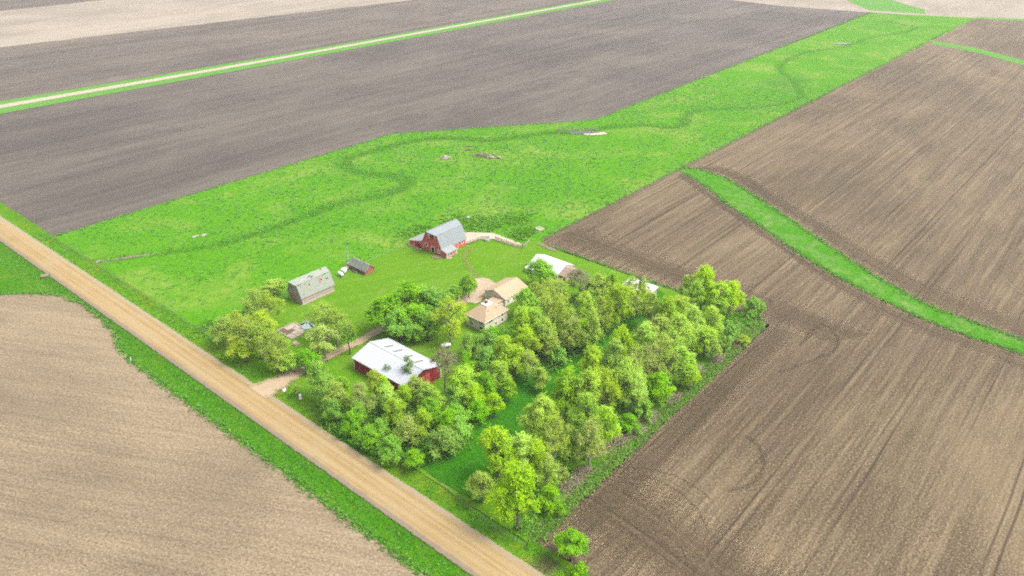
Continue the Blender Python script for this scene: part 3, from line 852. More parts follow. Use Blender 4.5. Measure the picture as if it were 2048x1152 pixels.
roof_patch(3.4, .40, .9, 1.5, 'wood_pale', 'bare_board'); roof_patch(4.35, .62, .35, .6, 'dark', 'roof_hole')
roof_patch(8.6, .48, .8, 1.7, 'faded_red', 'bare_board'); roof_patch(9.35, .62, .4, .6, 'dark', 'roof_hole')
for x, t, w, h in ((1.1, .93, .3, .3), (1.0, .80, .25, .3), (2.7, .82, .5, .25), (11.4, .55, .9, .3), (11.2, .96, .8, .28), (.9, .1, .4, .25), (.35, .88, .22, .6)):
    roof_patch(x, t, w, h, 'dark', 'roof_hole')
roof_patch(10.2, .88, .7, .5, 'faded_red', 'bare_board')
for x, y, w in ((5.6, .42, .5), (6.3, .42, .4), (6.1, .15, .7), (11.3, .75, .5), (4.9, .3, .25), (6.9, .2, .3)):
    dy, dz = W_/2-KY, RD-KN
    yy = KY+dy*y; zz = KN+dz*y+.15
    MB().slab([(x, yy, zz), (x+w, yy, zz), (x+w, yy+.35, zz+.35*dz/dy), (x, yy+.35, zz+.35*dz/dy)], .03).build('roof_hole', B['dark'], ro)
MB().box(-.06, .055, 3.6, 6.6, 0, 2.3).build('sliding_door', B['faded_red'], ob)
MB().box(-.05, .055, .5, 1.6, 0, 2.0).build('side_door', B['weathered_h'], ob)
MB().box(-.07, .05, .05, 7.5, 2.75, 2.95).build('trim_board', B['wood_pale'], ob)
window(ob, 'x', .06, 5.2, 4.6, .6, .8, 'weathered', .1, 'dark', False)
MB().box(-.4, L_+.2, -.35, -.07, -.1, .14).build('foundation', B['concrete'], ob)

# ------------------------------------------------------------------ small red shed
rs = empty('small_shed', (158.7, 206.0, Z0), label='small faded red shed with grey-green shingle roof beside the mast', cat='shed')
MB().prism([(0, 0), (4.3, 0), (4.3, 1.8), (2.15, 3.5), (0, 1.8)], 0, 9.0, 'y').build('wall', B['shed_red'], rs)
gr = gable_roof(rs, 0, 4.3, 0, 9.0, 1.8, 3.52, 'green_roof', 'y', .35, .1)
for s in (0, 1):
    a, b = ((-.36, 1.52), (2.15, 3.53)) if s == 0 else ((4.66, 1.52), (2.15, 3.53))
    MB().tube([(a[0], -.38, a[1]+.05), (b[0], -.38, b[1]+.05)], .09, 4).build('rake_board', B['wood_pale'], gr)
MB().box(2.05, 2.3, -.36, 9.35, 3.58, 3.66).build('ridge_cap', B['concrete'], gr)
door(rs, 'y', 0, 2.3, 0, 1.2, 1.9, 'shed_red', 'shed_red')
window(rs, 'y', 0, .8, .8, .5, .6, 'wood_pale', .08, 'dark', False)
window(rs, 'x', 0, 4.5, .6, .7, .6, 'wood_pale', .08, 'dark', False)

# ------------------------------------------------------------------ farmhouse
hs_ = empty('farmhouse', (157.0, 145.0, Z0), label='two-storey beige farmhouse with tan hipped roof and white flat deck on top', cat='house')
HX, HY, HE, HT = 11.0, 8.0, 4.2, 7.3
MB().box(0, HX, 0, HY, 0, HE).build('wall', B['tan_wall'], hs_)
MB().box(-.05, HX+.05, -.05, HY+.05, -.1, .35).build('foundation', B['concrete'], hs_)
ov = .45
e = [(-ov, -ov, HE-.05), (HX+ov, -ov, HE-.05), (HX+ov, HY+ov, HE-.05), (-ov, HY+ov, HE-.05)]
t_ = [(4.1, 2.75, HT), (6.9, 2.75, HT), (6.9, 5.25, HT), (4.1, 5.25, HT)]
hp = MB()
hp.v += e+t_; hp.f += [(0, 1, 5, 4), (1, 2, 6, 5), (2, 3, 7, 6), (3, 0, 4, 7), (3, 2, 1, 0), (4, 5, 6, 7)]
hr = hp.build('roof', B['tan_roof'], hs_)
MB().box(3.95, 7.05, 2.6, 5.4, HT-.1, HT+.1).build('flat_deck', B['deck'], hr)
ch = MB().box(5.1, 5.9, 3.8, 4.6, HT+.1, HT+1.1).build('chimney', B['brick'], hr)
MB().box(5.0, 6.0, 3.7, 4.7, HT+1.1, HT+1.2).build('chimney_cap', B['concrete'], ch)
fa = MB()
fa.box(-ov-.06, -ov-.003, -ov-.06, HY+ov+.06, HE-.25, HE); fa.box(-ov, HX+ov, -ov-.06, -ov-.003, HE-.25, HE)
fa.box(HX+ov+.003, HX+ov+.06, -ov-.06, HY+ov+.06, HE-.25, HE); fa.box(-ov, HX+ov, HY+ov+.003, HY+ov+.06, HE-.25, HE)
fa.build('fascia', B['white'], hr)
for x, y in ((3.3, 1.5), (7.0, 1.2)): MB().tube([(x, y, HE+1.2), (x, y, HE+2.35)], .09, 6).build('vent_pipe', B['rust' if x < 5 else 'galv'], hr)
for y, z in ((6.3, 1.1), (5.4, 1.1), (2.2, 2.75), (1.4, 2.75), (2.0, .8), (1.3, .8), (6.6, 2.75)): window(hs_, 'x', 0, y, z, .6, 1.0, mull=False, fw=.1)
window(hs_, 'x', 0, 3.9, .9, .4, .4, mull=False, fw=.07)
for x, z in ((2.4, 2.75), (3.3, 2.75), (8.6, 2.75), (8.6, .8), (2.6, .8), (5.4, .8)): window(hs_, 'y', 0, x, z, .65, 1.05, mull=False, fw=.1)
for x, y in ((0, 0), (HX, 0), (0, HY)): corner_trim(hs_, x, y, .36, HE-.3, 'white', .07)

# connector and garage wing
gw = empty('garage_wing', (174.6, 151.5, Z0), label='beige garage wing with long tan gable roof behind the farmhouse', cat='garage')
GX, GY, GE, GR = 11.4, 9.4, 3.1, 5.0
MB().prism([(0, 0), (GY, 0), (GY, GE), (GY/2, GR), (0, GE)], 0, GX, 'x').build('wall', B['tan_wall'], gw)
MB().box(.02, GX-.02, -.05, 0, .0, GE-.02).build('sunlit_siding', B['cream_lit'], gw)  # thin paler layer: sun on the south face put into the colour
gable_roof(gw, 0, GX, 0, GY, GE, GR, 'tan_roof', 'x', .4, .13, trim='white')
door(gw, 'x', 0, 3.1, 0, 1.0, 2.2, 'pane', fw=.22)
window(gw, 'x', 0, 1.6, 1.0, .6, .9, mull=False, fw=.08)
for x in (1.6, 4.4, 7.4): window(gw, 'y', -.05, x, .9, .6, 1.1, mull=False, fw=.1)
corner_trim(gw, 0, 0, 0, GE-.3, 'white', .07)
for y in (0, GY): MB().tube([(-.44, GY/2, GR+.02), (-.44, -.4 if y == 0 else GY+.4, GE-.14)], .07, 4).build('rake_board', B['white'], gw)
MB().box(-6.4, -.02, .6, 4.4, 0, 2.2).build('breezeway_wall', B['cream_lit'], gw)
MB().slab([(-6.9, .2, 2.5), (-.05, .2, 2.5), (-.05, 4.8, 2.25), (-6.9, 4.8, 2.25)], .1).build('breezeway_roof', B['tan_roof'], gw)
MB().box(GX-3.6, GX-.8, GY, GY+.06, 0, 2.4).build('garage_door', B['white'], gw)

# ------------------------------------------------------------------ machine shed
ms = empty('machine_shed', (116.5, 138.4, Z0), label='big red machine shed with white metal roof among the front trees', cat='shed')
SX_, SY_, SE, SR = 13.7, 22.6, 4.2, 6.2
MB().prism([(0, 0), (SX_, 0), (SX_, SE), (SX_/2, SR), (0, SE)], 0, SY_, 'y').build('wall', B['red_metal'], ms)
mr = gable_roof(ms, 0, SX_, 0, SY_, SE, SR, 'roof_white_y', 'y', .35, .12, trim='white')
for y in (17.3, 13.3, 8.6, 4.4):
    s = (SR-SE)/(SX_/2); x0, x1 = SX_/2+1.1, SX_/2+4.6
    MB().slab([(x0, y, SR-s*(x0-SX_/2)+.125), (x1, y, SR-s*(x1-SX_/2)+.125), (x1, y+.75, SR-s*(x1-SX_/2)+.125), (x0, y+.75, SR-s*(x0-SX_/2)+.125)], .02).build('skylight', B['skylight'], mr)
MB().box(SX_/2-.2, SX_/2+.2, -.35, SY_+.35, SR+.08, SR+.2).build('ridge_cap', B['roof_white_y'], mr)
for x in (0, SX_): 
    for y in (0, SY_): corner_trim(ms, x, y, 0, SE-.1)
MB().box(4.2, 9.4, -.1, 0, 0, 3.9).build('sliding_door', B['red'], ms)

# ------------------------------------------------------------------ low white-roofed sheds
ws = empty('poultry_shed', (202.0, 149.9, Z0), label='long low white-roofed shed with red end wall near the field corner', cat='shed')
MB().prism([(0, 0), (9.3, 0), (9.3, 2.4), (4.7, 4.3), (0, 2.4)], 0, 13.1, 'y').build('wall', B['white'], ws)
gable_roof(ws, 0, 9.3, 0, 13.1, 2.4, 4.32, 'roof_white2', 'y', .4, .1)
MB().box(-2.8, -.02, 9.6, 12.8, 0, 1.8).build('front_annex_wall', B['galv'], ws)
MB().slab([(-3.1, 9.3, 1.82), (-.03, 9.3, 2.15), (-.03, 13.1, 2.15), (-3.1, 13.1, 1.82)], .08).build('front_annex_roof', B['roof_white2'], ws)
MB().prism([(.6, 0), (8.6, 0), (8.6, 1.9), (4.6, 3.4), (.6, 1.9)], -3.2, -.02, 'y').build('red_end', B['end_boards'], ws)
gable_roof(ws, .6, 8.6, -3.2, -.5, 1.9, 3.42, 'tin', 'y', .3, .07)
for y in (2, 5, 8): window(ws, 'x', 0, y, .9, .8, .7, 'wood_pale', .08)

ws2 = empty('open_shed', (209.4, 116.2, Z0), label='small open-fronted shed with bright white roof hidden in the belt', cat='shed')
MB().prism([(0, 1.9), (0, 2.0), (6.0, 3.0), (6.0, 0), (5.85, 0), (5.85, 2.7)], 0, 10.8, 'y').build('wall', B['weathered'], ws2)
for y in (0, 10.65): MB().prism([(0, 0), (5.84, 0), (5.84, 2.7), (0, 1.9)], y, y+.15, 'y').build('side_wall', B['weathered'], ws2)
for y in (.1, 3.6, 7.2, 10.5): MB().box(0, .2, y, y+.2, 0, 1.95).build('post', B['wood'], ws2)
MB().slab([(-.4, -.4, 2.02), (6.4, -.4, 3.12), (6.4, 11.2, 3.12), (-.4, 11.2, 2.02)], .08).build('roof', B['roof_white2'], ws2)
MB().box(.6, 5.6, .4, 10.4, .0, .06).build('shaded_floor', B['dark'], ws2)  # floor coloured near black to paint the shade behind the open front

# ------------------------------------------------------------------ yard things
def tank(name, loc, rz, L, r, label, mat='tank'):
    t = empty(name, loc, rz, label, 'tank')
    n = 9; path, rad = [], []
    for i in range(n):
        a = math.pi*i/(n-1); path.append((-(L/2-r)-r*math.cos(a) if i < n/2 else (L/2-r)-r*math.cos(a), 0, r+.35)); rad.append(max(.03, r*math.sin(a)))
    MB().tube(path, rad, 14).build('vessel', B[mat], t, True)
    for x in (-L*.28, L*.28): MB().box(x-.12, x+.12, -r*.8, r*.8, 0, .55).build('saddle', B['concrete'], t)
    MB().tube([(0, 0, 2*r+.3), (0, 0, 2*r+.52)], .22, 10).build('valve_dome', B[mat], t)
    return t
tank('propane_tank', (152.4, 212.6, Z0), R(82), 3.3, .62, 'white propane tank lying on the lawn near the small red shed')
tank('propane_tank', ((142.7, 148.5)[0], (142.7, 148.5)[1], Z0), R(-35), 3.4, .62, 'white propane tank under the bare tree behind the machine shed')

bx = empty('pump_box', (155.4, 214.4, Z0), R(20), 'small white box with sloping lid next to the propane tank', 'box')
MB().box(-.9, .9, -.7, .7, 0, 1.0).build('body', B['tank'], bx)
MB().slab([(-1.0, -.8, 1.01), (1.0, -.8, 1.01), (1.0, .8, 1.18), (-1.0, .8, 1.18)], .08).build('lid', B['white'], bx)
wl = empty('well_cover', (157.7, 215.8, Z0), R(10), 'weathered plank well cover between white box and mast', 'well cover')
MB().box(-1.0, 1.0, -.9, .9, 0, .5).build('curb', B['concrete'], wl)
for i in range(5): MB().box(-1.05, 1.05, -.95+i*.38, -.60+i*.38, .5, .58).build('plank', B['wood_pale'], wl)
tb = empty('stock_trough', (158.0, 211.2, Z0), R(75), 'grey galvanised stock trough against the small red shed', 'trough')
m = MB()
for i in range(16):
    a, b = 2*math.pi*i/16, 2*math.pi*(i+1)/16
    P = lambda t, r, z: (1.0*r*math.cos(t)+(.5 if math.cos(t) > 0 else -.5), .55*r*math.sin(t), z)
    m.quad(P(a, 1, 0), P(b, 1, 0), P(b, 1, .65), P(a, 1, .65)); m.quad(P(a, .9, .65), P(b, .9, .65), P(b, .9, .1), P(a, .9, .1)); m.quad(P(a, 1, .65), P(b, 1, .65), P(b, .9, .65), P(a, .9, .65))
m.build('shell', B['galv'], tb)
m = MB(); m.v = [(.9*math.cos(2*math.pi*i/16)+(.5 if math.cos(2*math.pi*i/16) > 0 else -.5), .5*math.sin(2*math.pi*i/16), .5) for i in range(16)]; m.f = [tuple(range(16))]
m.build('water', M['water'], tb)
# lattice mast with three legs
mast = empty('lattice_mast', (160.0, 217.4, Z0), 0, 'thin tapering lattice mast standing behind the small red shed', 'mast')
HM = 8.6
lg = [(.75*math.cos(2*math.pi*i/3), .75*math.sin(2*math.pi*i/3)) for i in range(3)]
for (x, y) in lg: MB().tube([(x, y, 0), (x*.12, y*.12, HM)], [.05, .035], 5).build('leg', B['galv'], mast)
for j in range(9):
    f0, f1 = 1-.88*j/9, 1-.88*(j+1)/9; z0, z1 = HM*j/9, HM*(j+1)/9
    m = MB()
    for i in range(3):
        a, b = lg[i], lg[(i+1) % 3]
        m.tube([(a[0]*f0, a[1]*f0, z0), (b[0]*f1, b[1]*f1, z1)], .022, 4); m.tube([(a[0]*f1, a[1]*f1, z1), (b[0]*f1, b[1]*f1, z1)], .022, 4)
    m.build('brace', B['galv'], mast)
MB().box(-.7, .7, -.7, .7, -.05, .9).build('pump_base', B['concrete'], mast)

# old slab with broken panels
sl = empty('concrete_slab', (114.5, 189.4, Z0+.05), 0, 'broken old concrete floor slab in the grass by the pale trees', 'slab')
rs_ = random.Random(8)
xs_ = [0, 1.9, 3.7, 5.2, 6.4]; ys_ = [0, 1.7, 3.5, 5.6, 7.8]
for i in range(4):
    for j in range(4):
        if (i, j) in ((3, 0), (0, 3)): pass
        if (i, j) == (3, 0): continue
        z = rs_.uniform(.02, .16); d = .05
        o = MB().box(xs_[i]+d, xs_[i+1]-d, ys_[j]+d, ys_[j+1]-d, -.3, z).build('slab_panel', B['concrete_dark' if (j >= 2 and i < 3 and rs_.random() < .7) else 'concrete'], sl)
        o.rotation_euler = (rs_.uniform(-.012, .012), rs_.uniform(-.012, .012), rs_.uniform(-.03, .03))
for (x0, x1, y0, y1) in ((-.35, -.05, 0, 7.8), (-.35, 6.7, 7.85, 8.15), (6.45, 6.75, 2, 7.8)):
    MB().box(x0, x1, y0, y1, -.3, .28).build('footing', B['concrete'], sl)
bt = empty('bin_roof', (122.9, 192.8, Z0), R(25), 'crumpled pale blue sheet-metal bin roof lying beside the concrete slab', 'bin roof')
m = MB(); NB_ = 18
for i in range(NB_):
    a, b = 2*math.pi*i/NB_, 2*math.pi*(i+1)/NB_
    if i in (5, 6, 12): continue
    ra, rb = 2.7+.5*noise.noise(Vector((a, 0, 1))), 2.7+.5*noise.noise(Vector((b, 0, 1)))
    m.slab([(ra*math.cos(a), ra*math.sin(a), .15+.5*abs(noise.noise(Vector((a*2, 3, 0))))), (rb*math.cos(b), rb*math.sin(b), .15+.5*abs(noise.noise(Vector((b*2, 3, 0))))), (.35*math.cos(b), .35*math.sin(b), 1.3), (.35*math.cos(a), .35*math.sin(a), 1.3)], .03)
m.build('sheet', B['bluish'], bt)
MB().tube([(0, 0, 1.25), (0, 0, 1.5)], [.45, .3], 12).build('cap', B['galv'], bt)
ob2 = empty('stone_stump', (113.2, 186.0, Z0), 0, 'pale broken concrete block lying in the grass below the slab', 'block')
m = MB().box(-.8, .7, -.5, .6, 0, .9); m.build('block', B['concrete'], ob2); MB().box(-.3, 1.2, -.9, -.51, -.1, .45).build('chip', B['stone_pink'], ob2)

# utility boxes by the driveway
ub = empty('mailbox', (*(95.4, 166.4), Z0), R(15), 'small white square mailbox on a post beside the driveway mouth', 'mailbox')
MB().box(-.07, .07, -.07, .07, 0, 1.1).build('post', B['wood'], ub); MB().prism([(-.35, 1.1), (.35, 1.1), (.35, 1.5), (.2, 1.75), (-.2, 1.75), (-.35, 1.5)], -.5, .5, 'x').build('box', B['tank'], ub)
ub = empty('utility_pedestal', (*(97.0, 161.2), Z0), 0, 'white cylindrical utility pedestal under the edge of the front trees', 'pedestal')
MB().tube([(0, 0, 0), (0, 0, 1.35), (0, 0, 1.5)], [.34, .34, .2], 12).build('shell', B['tank'], ub); MB().box(-.5, .5, -.5, .5, -.1, .06).build('base', B['concrete'], ub)
cv = empty('drain_culvert', (*(82.0, 295.6), -.35), R(155), 'corrugated steel culvert end beside the road above the stubble corner', 'culvert')
m = MB()
for i in range(14):
    a, b = 2*math.pi*i/14, 2*math.pi*(i+1)/14
    for q in range(6):
        x0, x1 = -1+q*.45, -1+(q+1)*.45; r0, r1 = (.72, .66) if q % 2 else (.66, .72)
        m.quad((x0, r0*math.cos(a), .7+r0*math.sin(a)), (x1, r1*math.cos(a), .7+r1*math.sin(a)), (x1, r1*math.cos(b), .7+r1*math.sin(b)), (x0, r0*math.cos(b), .7+r0*math.sin(b)))
m.build('pipe', B['wood'], cv)
MB().box(-1.0, -.8, -.6, .6, .1, 1.25).build('throat', B['dark'], cv); MB().box(-.7, -.3, -1.2, 1.2, -.2, .3).build('headwall', B['concrete_dark'], cv)
mk = empty('inlet_marker', (*(75.3, 217.0), .05), 0, 'small white standpipe marker at the edge of the stubble field', 'marker')
MB().tube([(0, 0, 0), (0, 0, 1.2)], .16, 8).build('pipe', B['tank'], mk); MB().tube([(0, 0, 1.2), (0, 0, 1.35)], [.24, .12], 8).build('cap', B['galv'], mk)

# pasture odds and ends
def rock_mesh(seed, r):
    bm = bmesh.new(); bmesh.ops.create_icosphere(bm, subdivisions=2, radius=1)
    for v in bm.verts:
        n = noise.noise(v.co*1.4+Vector((seed*7.1, 0, 0)))
        v.co = v.co*(1+.35*n); v.co.z *= .65; v.co *= r
    me = bpy.data.meshes.new('rock'); bm.to_mesh(me); bm.free(); return me
def rock_pile(loc, label, n, rx, ry, mats, seed, rot=0.0):
    t = empty('rock_pile', loc, rot, label, 'rock pile'); r = random.Random(seed)
    ms_ = [rock_mesh(seed+i, 1) for i in range(3)]
    for i, me in enumerate(ms_): me.materials.append(B[mats[i % len(mats)]])
    for i in range(n):
        a, q = r.uniform(0, 6.28), math.sqrt(r.random())
        o = link('stone', ms_[i % 3], None, t, (rx*q*math.cos(a), ry*q*math.sin(a), .15+(1-q)*1.1)); s = r.uniform(.3, .75); o.scale = (s, s, s); o.rotation_euler = (0, 0, r.uniform(0, 6))
    return t
def brush_pile(loc, label, rx, ry, h, n, seed, rot=0.0, name='brush_pile', mat='brush'):
    t = empty(name, loc, rot, label, 'brush pile'); r = random.Random(seed); m = MB()
    for i in range(n):
        a, q = r.uniform(0, 6.28), math.sqrt(r.random()); c = Vector((rx*q*math.cos(a), ry*q*math.sin(a), h*(1-q)*r.random()+.1))
        th = r.uniform(0, 6.28); L = r.uniform(.6, 1.8); d = Vector((math.cos(th), math.sin(th), r.uniform(-.25, .6)))*L
        p1 = c+d*.5+Vector((r.uniform(-.2, .2), r.uniform(-.2, .2), .1))
        m.tube([c, p1, c+d], [.06, .04, .02], 3, False)
    o = m.build('branches', B[mat], t); tag(o, kind='stuff')
    for i in range(3):
        a = r.uniform(0, 6.28)
        MB().tube([(rx*.8*math.cos(a), ry*.8*math.sin(a), .25), (-rx*.5*math.cos(a+.4), -ry*.5*math.sin(a+.4), .55*h)], [.16, .11], 6).build('log', B['bark'], t)
    return t
rock_pile((*(273.1, 278.1), .05), 'lone grey stone and brush heap in the pasture, left of the long pile', 34, 2.6, 2.1, ['stone', 'stone_pink', 'stone'], 3)
brush_pile((*(287.4, 265.0), .1), 'long brown brush and rock heap in the middle of the pasture', 5.2, 2.6, 2.6, 260, 5, R(-45))
rock_pile((*(288.3, 260.2), .05), 'pinkish stone heap touching the end of the long brush pile', 14, 1.8, 1.2, ['stone_pink'], 11, R(-45))
rock_pile((*(290.4, 256.5), .05), 'small flat pinkish stone patch at the far right of the heaps', 8, 1.6, .9, ['stone_pink'], 14, R(-45))
def board_heap(loc, rot, label, n, L, mat, seed):
    t = empty('board_heap', loc, rot, label, 'boards'); r = random.Random(seed)
    for i in range(n):
        o = MB().box(-L/2, L/2, -.16, .16, 0, .07).build('board', B[mat], t); o.location = (r.uniform(-.3, .3), r.uniform(-.7, .7), .05+i*.08); o.rotation_euler = (0, r.uniform(-.03, .03), r.uniform(-.4, .4))
    return t
board_heap((*(293.7, 262.6), .1), R(30), 'pale broken boards leaning beside the long brush pile', 6, 2.4, 'wood_pale', 2)
board_heap((*(294.7, 281.6), .1), R(-48), 'weathered grey plank stack farthest from the barn in the pasture', 7, 3.4, 'wood', 6)
board_heap((*(289.0, 283.7), .1), R(-10), 'short pale plank pile left of the grey plank stack', 5, 2.2, 'wood_pale', 9)
board_heap((*(290.2, 277.0), .1), R(-40), 'reddish rusty tin sheets scattered below the grey plank stack', 6, 4.2, 'rust', 12)
fd = empty('mineral_feeder', (*(222.1, 213.7), .1), 0, 'dark rubber mineral feeder with pale cap in pasture behind the barn', 'feeder')
MB().tube([(0, 0, 0), (0, 0, .5)], [.8, .65], 14).build('tub', B['dark'], fd); MB().tube([(0, 0, .5), (0, 0, .9), (0, 0, 1.25)], [.75, .6, .12], 14).build('hood', B['galv'], fd)
pd = empty('feed_pad', (*(233.8, 183.7), .1), R(0), 'pale concrete pad lying in grass above the field corner', 'pad')
for i in range(2): MB().box(-1.6, 1.6, -1.7+i*1.75, -.02+i*1.75, -.2, .2+.06*i).build('pad_panel', B['concrete'], pd)
mb_ = empty('salt_block_stand', (*(339.9, 213.4), .1), R(30), 'lone tan weathered block stand in the pasture below the pond', 'stand')
MB().box(-.5, .5, -.5, .5, 0, 1.0).build('stump', B['wood_pale'], mb_); MB().box(-.35, .35, -.35, .35, 1.0, 1.5).build('block', B['stone_pink'], mb_)
for i, (p, l) in enumerate((((136.5, 286.5), 'left flat grey stone slab bedded in pasture above the stream'), ((139.5, 285.2), 'right flat grey stone slab bedded in pasture above the stream'))):
    t = empty('flat_stone', (*p, .08), R(20*i), l, 'stone'); o = link('slab', rock_mesh(40+i, 1), B['stone'], t); o.scale = (1.5, .9, .35)

# ------------------------------------------------------------------ fences
post_me = MB().tube([(0, 0, -.4), (0, 0, 1.35)], [.09, .075], 6).mesh('post', B['wood'])
def fence(pts, label, spacing=4.5, z=.0, rails=0, wires=3, name='wire_fence', group=None, railmat='wood_pale'):
    f = empty(name, (*pts[0], z), 0, label, 'fence', group)
    o0 = Vector((*pts[0], 0)); tops = []
    for i in range(len(pts)-1):
        a, b = Vector((*pts[i], 0))-o0, Vector((*pts[i+1], 0))-o0
        n = max(1, round((b-a).length/spacing))
        for j in range(n + (1 if i == len(pts)-2 else 0)):
            q = a+(b-a)*(j/n); tops.append(q)
            p = link('post', post_me, None, f, (q.x, q.y, 0)); p.rotation_euler = (random.uniform(-.05, .05), random.uniform(-.05, .05), random.uniform(0, 6))
    if wires:
        m = MB()
        for h in np.linspace(.4, 1.15, wires):
            m.tube([(q.x, q.y, h) for q in tops], .012, 3, False)
        m.build('wire', B['wire'], f)
    for i in range(len(tops)-1):
        a, b = tops[i], tops[i+1]
        for k in range(rails):
            h = .4+.36*k
            d = (b-a).normalized(); nr = Vector((d.y, -d.x, 0))*.1
            m = MB(); p = [a+nr, b+nr]
            m.quad((*p[0].xy, h), (*p[1].xy, h), (*p[1].xy, h+.17), (*p[0].xy, h+.17))
            q = [a+nr*1.5, b+nr*1.5]
            m.quad((*q[0].xy, h), (*q[1].xy, h), (*q[1].xy, h+.17), (*q[0].xy, h+.17)); m.quad((*p[0].xy, h+.17), (*p[1].xy, h+.17), (*q[1].xy, h+.17), (*q[0].xy, h+.17))
            m.build('rail', B[railmat], f)
    return f
random.seed(3)
fence([(98.3, 330), (97.9, 260), (98.3, 200)], 'wire fence along the roadside edge of the pasture')
fence([(97.4, 215.6), (109.6, 214.6), (128.3, 213.1)], 'wire fence from the roadside corner towards the weathered old barn', z=.2)
fence([(148.6, 211.8), (168.6, 213.7), (188.1, 213.9)], 'wire fence running from behind the old barn to the red barn', z=.25)
fence([NB[0], NB[1]], 'wire fence between the pasture and the dark north field', 6, wires=2)
fence([NB[1], NB[2]], 'wire fence along the angled middle stretch of the north field edge', 6, wires=2)
fence([NB[2], (601.2, 262.7)], 'wire fence along the far stretch of the north field edge', 7, wires=2)
fence([(226.8, 176.5), (309.5, 176.4), (431.3, 176.4)], 'wire fence between the pasture and the tilled field', 6, wires=2)
fence([(98.0, 106.4), (96.6, 95.1), (95.7, 86.5), (96.1, 78.0)], 'wire fence through tall grass along the road by the corner trees', 4, z=.3)
fence([(202.2, 195.8), (206.2, 195.5), (209.8, 194.9), (212.3, 192.8)], 'pale board fence along the near edge of the concrete lot', 2.4, .35, 3, 0, 'board_fence')
fence([(213.2, 190.3), (213.1, 186.7), (213.1, 180.9), (214.0, 176.2), (219.9, 178.0)], 'grey board fence around the narrow far end of the concrete lot', 2.4, .35, 4, 0, 'board_fence')
gt = empty('round_feeder', (*(210.7, 192.4), .40), 0, 'round galvanised feeder standing at the bend of the lot fence', 'feeder')
m = MB()
for z in (.1, .55, 1.0): m.tube([(1.3*math.cos(2*math.pi*i/20), 1.3*math.sin(2*math.pi*i/20), z) for i in range(21)], .05, 4, False)
m.build('ring', B['galv'], gt)
for i in range(10): MB().tube([(1.3*math.cos(2*math.pi*i/10), 1.3*math.sin(2*math.pi*i/10), 0), (1.3*math.cos(2*math.pi*i/10), 1.3*math.sin(2*math.pi*i/10), 1.02)], .04, 4).build('bar', B['galv'], gt)
MB().tube([(0, 0, 0), (0, 0, .45)], 1.22, 18).build('pan', B['galv'], gt)

#%%PART3%%
# ------------------------------------------------------------------ trees
def leaf_mat(name, a, b, c, trans=.55):
    k = NT(name)
    t = k.attr('tint'); r = k.rand()
    cc = k.ramp(t, [(0.0, a), (.5, b), (1.0, c)])
    hs = k.n('ShaderNodeHueSaturation'); k.put(hs.inputs['Color'], cc)
    k.put(hs.inputs['Hue'], k.remap(r, 0, 1, .490, .508)); k.put(hs.inputs['Value'], k.remap(k.math('FRACT', k.math('MULTIPLY', r, 7.31)), 0, 1, .88, 1.14))
    k.put(hs.inputs['Saturation'], k.remap(k.math('FRACT', k.math('MULTIPLY', r, 3.77)), 0, 1, .85, 1.05))
    col_ = hs.outputs[0]
    k.color(col_).rough(.6).spec(.25)
    tr = k.n('ShaderNodeBsdfTranslucent'); k.put(tr.inputs['Color'], col_)
    mx = k.n('ShaderNodeMixShader'); mx.inputs[0].default_value = trans
    k.t.links.new(k.b.outputs[0], mx.inputs[1]); k.t.links.new(tr.outputs[0], mx.inputs[2])
    k.t.links.new(mx.outputs[0], k.t.nodes['Material Output'].inputs['Surface'])
    return k.m
LM = {
    'Y': leaf_mat('yellow_green_leaf', (0.260, 0.440, 0.006), (0.370, 0.590, 0.010), (0.490, 0.680, 0.025)),
    'G': leaf_mat('fresh_green_leaf', (0.150, 0.380, 0.004), (0.240, 0.510, 0.006), (0.35, 0.61, 0.014)),
    'P': leaf_mat('pale_green_leaf', (0.270, 0.400, 0.020), (0.360, 0.510, 0.032), (0.46, 0.58, 0.070)),
    'D': leaf_mat('bud_brown_leaf', (0.230, 0.215, 0.075), (0.28, 0.285, 0.090), (0.31, 0.34, 0.12)),
    'S': leaf_mat('sprig_leaf', (0.100, 0.230, 0.010), (0.17, 0.32, 0.015), (0.25, 0.39, 0.03)),
}
KIND = dict(
    #      R    H   lobes leaves leafsize crownbase shell  bark       twigs
    Y=dict(R=5.0, H=17, lobes=22, leaves=16000, leaf=.315, cb=.16, lr=(.26, .40), bark='bark', tw=6, rays=16),
    G=dict(R=5.0, H=14, lobes=22, leaves=17000, leaf=.33, cb=.12, lr=(.28, .42), bark='bark_dark', tw=4, rays=16),
    P=dict(R=5.0, H=16, lobes=22, leaves=8000, leaf=.275, cb=.18, lr=(.26, .40), bark='bark_pale', tw=9, rays=14),
    D=dict(R=5.5, H=17, lobes=17, leaves=3800, leaf=.28, cb=.34, lr=(.30, .44), bark='bark_pale', tw=18, rays=18),
    S=dict(R=4.0, H=12, lobes=11, leaves=1700, leaf=.32, cb=.30, lr=(.28, .42), bark='bark_dark', tw=6, rays=12),
    B=dict(R=3.0, H=4.5, lobes=14, leaves=5200, leaf=.32, cb=.02, lr=(.28, .42), bark='bark_dark', tw=4, rays=14),
)
LM['B'] = LM['G']
